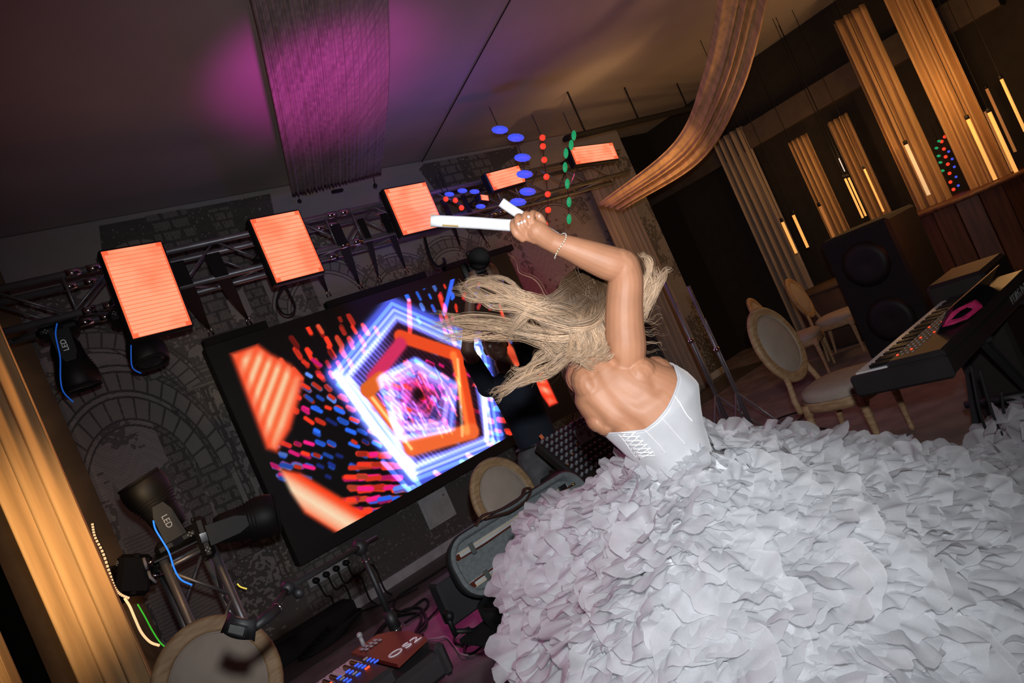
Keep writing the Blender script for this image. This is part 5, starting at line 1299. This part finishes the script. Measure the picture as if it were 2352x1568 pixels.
for i, M in enumerate(places):
    if i in pick: continue
    V, T = protos[i % 7]; A3 = np.array(M.to_3x3()); VV.append(V @ A3.T + np.array(M.translation)); FF.append(T + n0); n0 += len(V)
rs_ = fastmesh('small_ruffles', np.vstack(VV), np.vstack(FF), organza, sk); rs_['kind'] = 'stuff'

# ---- hair
def strands(name, guides, m, parent, kind=None):
    VV = []; FF = []; n0 = 0; K = 22
    for pts, count, r0, r1, wav, rad in guides:
        g = cr([tuple(P(x, y, z)) for x, y, z in pts], K); T = np.gradient(g, axis=0); T /= np.linalg.norm(T, axis=1)[:, None]
        ref = np.array(FW); A = np.cross(T, ref); A /= np.linalg.norm(A, axis=1)[:, None]; B = np.cross(T, A)
        s = np.linspace(0, 1, K)
        per = 18
        for ci in range(count):
            if ci % per == 0:
                an = nr.random() * 6.28; q = math.sqrt(nr.random()); can, saq = math.cos(an) * q, math.sin(an) * q
                f1, f2, p1, p2 = 1.0 + nr.random() * 1.3, 2.2 + 2.0 * nr.random(), nr.random() * 6.28, nr.random() * 6.28; am = .6 + .9 * nr.random(); lw = .005 + .006 * nr.random()
            R = r0 + (r1 - r0) * s ** 1.1; j1, j2, j3 = nr.normal() * .5, nr.normal() * .5, .75 + .5 * nr.random()
            dx = R * can + lw * j1 * (1 - .3 * s) + wav * am * s * np.sin(f1 * s * 6.28 + p1) + wav * .35 * j3 * s * np.sin(f2 * s * 6.28 + p2 + .3 * j2)
            dy = R * saq * .8 + lw * j2 * (1 - .3 * s) + wav * .8 * am * s * np.cos(f1 * s * 6.28 + p2)
            l = .72 + .28 * nr.random(); ss = s
            c = g + A * dx[:, None] + B * dy[:, None]
            if l < 1:
                idx = np.linspace(0, (K - 1) * l, K); i0 = np.minimum(idx.astype(int), K - 2); w_ = (idx - i0)[:, None]; c = c[i0] * (1 - w_) + c[i0 + 1] * w_
            rr = rad * (.6 + .8 * nr.random()) * (1 - .8 * s ** 2.5)
            ring = [c + (A * math.cos(a) + B * math.sin(a)) * rr[:, None] for a in (0, 2.09, 4.19)]
            V = np.stack(ring, 1).reshape(-1, 3); VV.append(V)
            i = np.arange(K - 1)[:, None] * 3; k = np.arange(3)[None]; kk = (k + 1) % 3
            F_ = np.stack([(i + k), (i + kk), (i + 3 + kk), (i + 3 + k)], 2).reshape(-1, 4); FF.append(F_ + n0); n0 += len(V)
    o = fastmesh(name, np.vstack(VV), np.vstack(FF), m, parent)
    if kind: o['kind'] = kind
    return o
cap = MB(); cap.ell(HC - FW * .006, (IX * .080, IY * .104, FW * .096), 28, 18)
capo = remeshed(cap, .006, hairdk, 'hair', bride, 3)
z0 = 1.80
G = []
def g(pts, n, r0, r1, wav, rad=.0010): G.append((pts, int(n * 1.0), r0 * .8, r1 * .95, wav * 1.1, rad * .72))
# scalp covering strands, crown to nape
for k in range(9):
    x = 1300 + k * 11; xs = 1342 + (x - 1342) * .35
    g([(xs, 622, 1.88), (x - 6, 655, 1.815), (x - 4, 700, 1.80), (x + 8, 745, 1.805), (x + 26, 790, 1.80), (x + 34, 830, 1.78)], 80, .006, .014, .006, .0012)
# upper lock sweeping left
g([(1352, 640, 1.82), (1310, 668, 1.80), (1262, 700, 1.79), (1210, 690, 1.78), (1150, 662, 1.78), (1095, 650, 1.79), (1058, 668, 1.80)], 230, .020, .020, .010)
g([(1350, 690, 1.79), (1300, 725, 1.78), (1240, 722, 1.77), (1180, 700, 1.77), (1120, 690, 1.78), (1075, 672, 1.79), (1040, 655, 1.80)], 170, .022, .010, .012)
g([(1392, 690, 1.79), (1370, 735, 1.77), (1320, 750, 1.765), (1265, 738, 1.77), (1215, 722, 1.775), (1170, 735, 1.78)], 260, .016, .016, .006)
g([(1350, 735, 1.79), (1290, 705, 1.77), (1230, 705, 1.77), (1190, 740, 1.77), (1150, 770, 1.775)], 110, .010, .012, .010)
# middle lock, far left
g([(1360, 745, 1.80), (1300, 770, 1.79), (1230, 768, 1.80), (1160, 748, 1.81), (1090, 740, 1.83), (1030, 738, 1.85), (985, 738, 1.86)], 240, .024, .016, .012)
g([(1330, 770, 1.80), (1260, 785, 1.80), (1190, 770, 1.82), (1110, 762, 1.84), (1050, 772, 1.86), (1000, 772, 1.87)], 110, .016, .014, .014)
# lower left locks
g([(1370, 770, 1.80), (1310, 810, 1.80), (1255, 850, 1.81), (1205, 870, 1.83), (1150, 895, 1.84), (1125, 915, 1.85)], 170, .024, .012, .010)
g([(1340, 780, 1.80), (1280, 800, 1.80), (1230, 835, 1.82), (1190, 860, 1.83), (1165, 862, 1.84)], 120, .024, .022, .014)
g([(1320, 760, 1.79), (1275, 815, 1.79), (1240, 770, 1.79), (1200, 735, 1.79)], 60, .012, .010, .01)
# mass hanging on the neck and shoulders
for k in range(7):
    x = 1300 + k * 15
    g([(1345 + k * 6, 690, 1.80), (x + 10, 740, 1.775), (x + 22, 780, 1.765), (x + 14, 815, 1.755), (x - 8, 838, 1.75)], 110, .014, .016, .010)
g([(1300, 800, 1.78), (1330, 825, 1.76), (1370, 838, 1.755), (1400, 828, 1.75)], 60, .010, .012, .01, .0008)
g([(1280, 820, 1.78), (1262, 838, 1.78), (1255, 852, 1.785), (1268, 862, 1.785), (1280, 850, 1.78), (1270, 842, 1.78)], 16, .005, .006, .004, .0007)
# right hand locks behind the arm
g([(1400, 690, 1.86), (1455, 690, 1.88), (1480, 655, 1.88), (1492, 620, 1.87), (1484, 595, 1.86), (1468, 577, 1.85)], 110, .012, .006, .006)
g([(1410, 720, 1.86), (1465, 712, 1.88), (1490, 680, 1.88), (1508, 645, 1.87), (1508, 610, 1.86)], 150, .018, .014, .008)
g([(1430, 740, 1.86), (1475, 735, 1.88), (1492, 700, 1.88), (1512, 655, 1.87), (1530, 625, 1.86), (1545, 616, 1.86)], 60, .012, .006, .006)
# flyaways
for _ in range(26):
    x, y = 1250 + nr.random() * 130, 660 + nr.random() * 160; a = PI + (nr.random() - .5) * 2.2; L_ = 60 + nr.random() * 110; q = []
    for j in range(5): q.append((x + math.cos(a + j * .25 * (nr.random() - .3)) * L_ * j / 4, y - math.sin(a) * L_ * j / 4 + 8 * math.sin(j * 2), 1.77))
    g(q, 3, .004, .02, .012, .0005)
for _ in range(14):
    x, y = 1475 + nr.random() * 15, 720 + nr.random() * 90; g([(x - 20, y, 1.84), (x + 10, y + 5, 1.84), (x + 30, y - 15 + 30 * nr.random(), 1.84), (x + 42, y + 20 * nr.random(), 1.84)], 2, .004, .01, .008, .0005)
hr = strands('loose_strands', G, hairm, capo, 'stuff')

# ---------------------------------------------------------------- camera operator behind the mixer
navy = mat('navy_cloth', (.010, .016, .03), .85, 0, 0, .2, 8, .2, 80); jean = mat('grey_denim', (.12, .12, .13), .9, 0, 0, .25, 14, .3, 120)
PB = P(1240, 1024, 4.62); bx, by = PB.x, PB.y; fdir = -F0; sd = RT
op = thing('person', 'person in a navy shirt and grey trousers holding a camera overhead behind the mixer', 'person', (bx, by, 0))
def O(r, f, z): return Vector((bx, by, 0)) + sd * r + fdir * f + ZU * z
camp = P(1100, 612, 4.32)
sh = [O(-.16, 0, 1.45), O(.16, 0, 1.45)]
sk_ = MB(); limb(sk_, [O(0, 0, 1.46), O(0, .01, 1.56)], [.058, .055]); sk_.ell(O(0, .02, 1.68), (sd * .075, fdir * .095, ZU * .115), 18, 12)
sk_.ell(O(0, .115, 1.665), (sd * .012, fdir * .02, ZU * .025)); sk_.ell(O(0, .095, 1.60), (sd * .03, fdir * .02, ZU * .025))
for s in (-1, 1):
    e_ = O(s * .17, .24, 1.72); h_ = camp + sd * (s * .075) + ZU * -.05
    limb(sk_, [e_, e_.lerp(h_, .5), h_], [.042, .036, .026], 12)
    sk_.ell(h_, (sd * .02, fdir * .035, ZU * .04))
    for k in range(4): limb(sk_, [h_ + ZU * (.03 - k * .02), h_ + ZU * (.03 - k * .02) + fdir * .05 - sd * s * .01, h_ + ZU * (.03 - k * .02) + fdir * .06 - sd * s * .04], [.010, .009, .008], 8, None, 4)
    sk_.ell(O(s * .077, .0, 1.67), (sd * .012, fdir * .02, ZU * .03))
    limb(sk_, [h_ + ZU * .02, h_ + ZU * .05 - sd * s * .02, h_ + ZU * .05 - sd * s * .045], [.011, .010, .008], 8, None, 4)
    limb(sk_, [sh[(s + 1) // 2], e_], [.05, .045], 12)
remeshed(sk_, .006, skin2, 'body', op, 3)
m = MB(); limb(m, [O(0, 0, .98), O(0, 0, 1.15), O(0, 0, 1.36)], [.140, .142, .158], 20)
m.v = [tuple(Vector(v) - fdir * ((Vector(v) - O(0, 0, 0)).dot(fdir)) * .35) for v in m.v]
for s in (-1, 1): m.ell(sh[(s + 1) // 2], .075); limb(m, [sh[(s + 1) // 2], O(s * .175, .16, 1.64)], [.068, .062], 12)
remeshed(m, .011, navy, 'shirt', op, 5)
m = MB(); m.ell(O(0, 0, .90), (sd * .155, fdir * .115, ZU * .13))
for s in (-1, 1): limb(m, [O(s * .09, 0, .88), O(s * .11, .03, .50), O(s * .12, 0, .10)], [.095, .068, .055], 14)
remeshed(m, .012, jean, 'trousers', op, 4)
MB().tube([O(.150 * math.cos(a), .108 * math.sin(a), .968) for a in [2 * PI * k / 32 for k in range(33)]], .018, 8, False, .35).build('belt', black, op, True)
for s in (-1, 1): MB().box(O(s * .12, .05, .05), (.10, .27, .09), Matrix.Rotation(math.atan2(fdir.y, fdir.x) - PI / 2, 3, 'Z'), bev=.03).build('shoe', black, op)
m = MB(); m.ell(O(0, -.01, 1.71), (sd * .082, fdir * .098, ZU * .105), 18, 12); remeshed(m, .010, mat('dark_hair', (.02, .014, .01), .5), 'hair', op, 2)
for s in (-1, 1): MB().ell(O(s * .03, .105, 1.69), .011, 10, 7).build('eye', gem, op, True)
CM = frame(camp, sd, ZU)
t = thing('video_camera', 'black video camera with a round lens held up near the flying hair', 'camera', camp)
MB().box((0, 0, 0), (.15, .11, .08), bev=.015).build('camera_body', black, t).data.transform(CM)
Ml = CM @ Matrix.Translation((.02, .02, 0))
if (Ml.to_3x3() @ Vector((0, 0, 1))).dot(FW) > 0: Ml = Ml @ Matrix.Rotation(PI, 4, 'X')
MB().lathe([(.040, .03), (.044, .06), (.050, .10), (.064, .14), (.068, .19), (.060, .195)], 26, Ml).build('lens_barrel', black, t, True)
MB().lathe([(.001, .17), (.04, .178), (.058, .192)], 24, Ml).build('lens_front', glass, t, True)
MB().box((-.02, .085, 0), (.05, .06, .05), bev=.01).build('viewfinder', black, t).data.transform(CM)
MB().box((-.09, .0, .0), (.05, .13, .06), bev=.012).build('grip', black, t).data.transform(CM)
for k in range(3): MB().ell(CM @ Vector((-.05 + k * .03, .03, -.045 if (CM.to_3x3() @ Vector((0, 0, 1))).dot(FW) > 0 else .045)), .005, 8, 5).build('button', chrome, t, True)
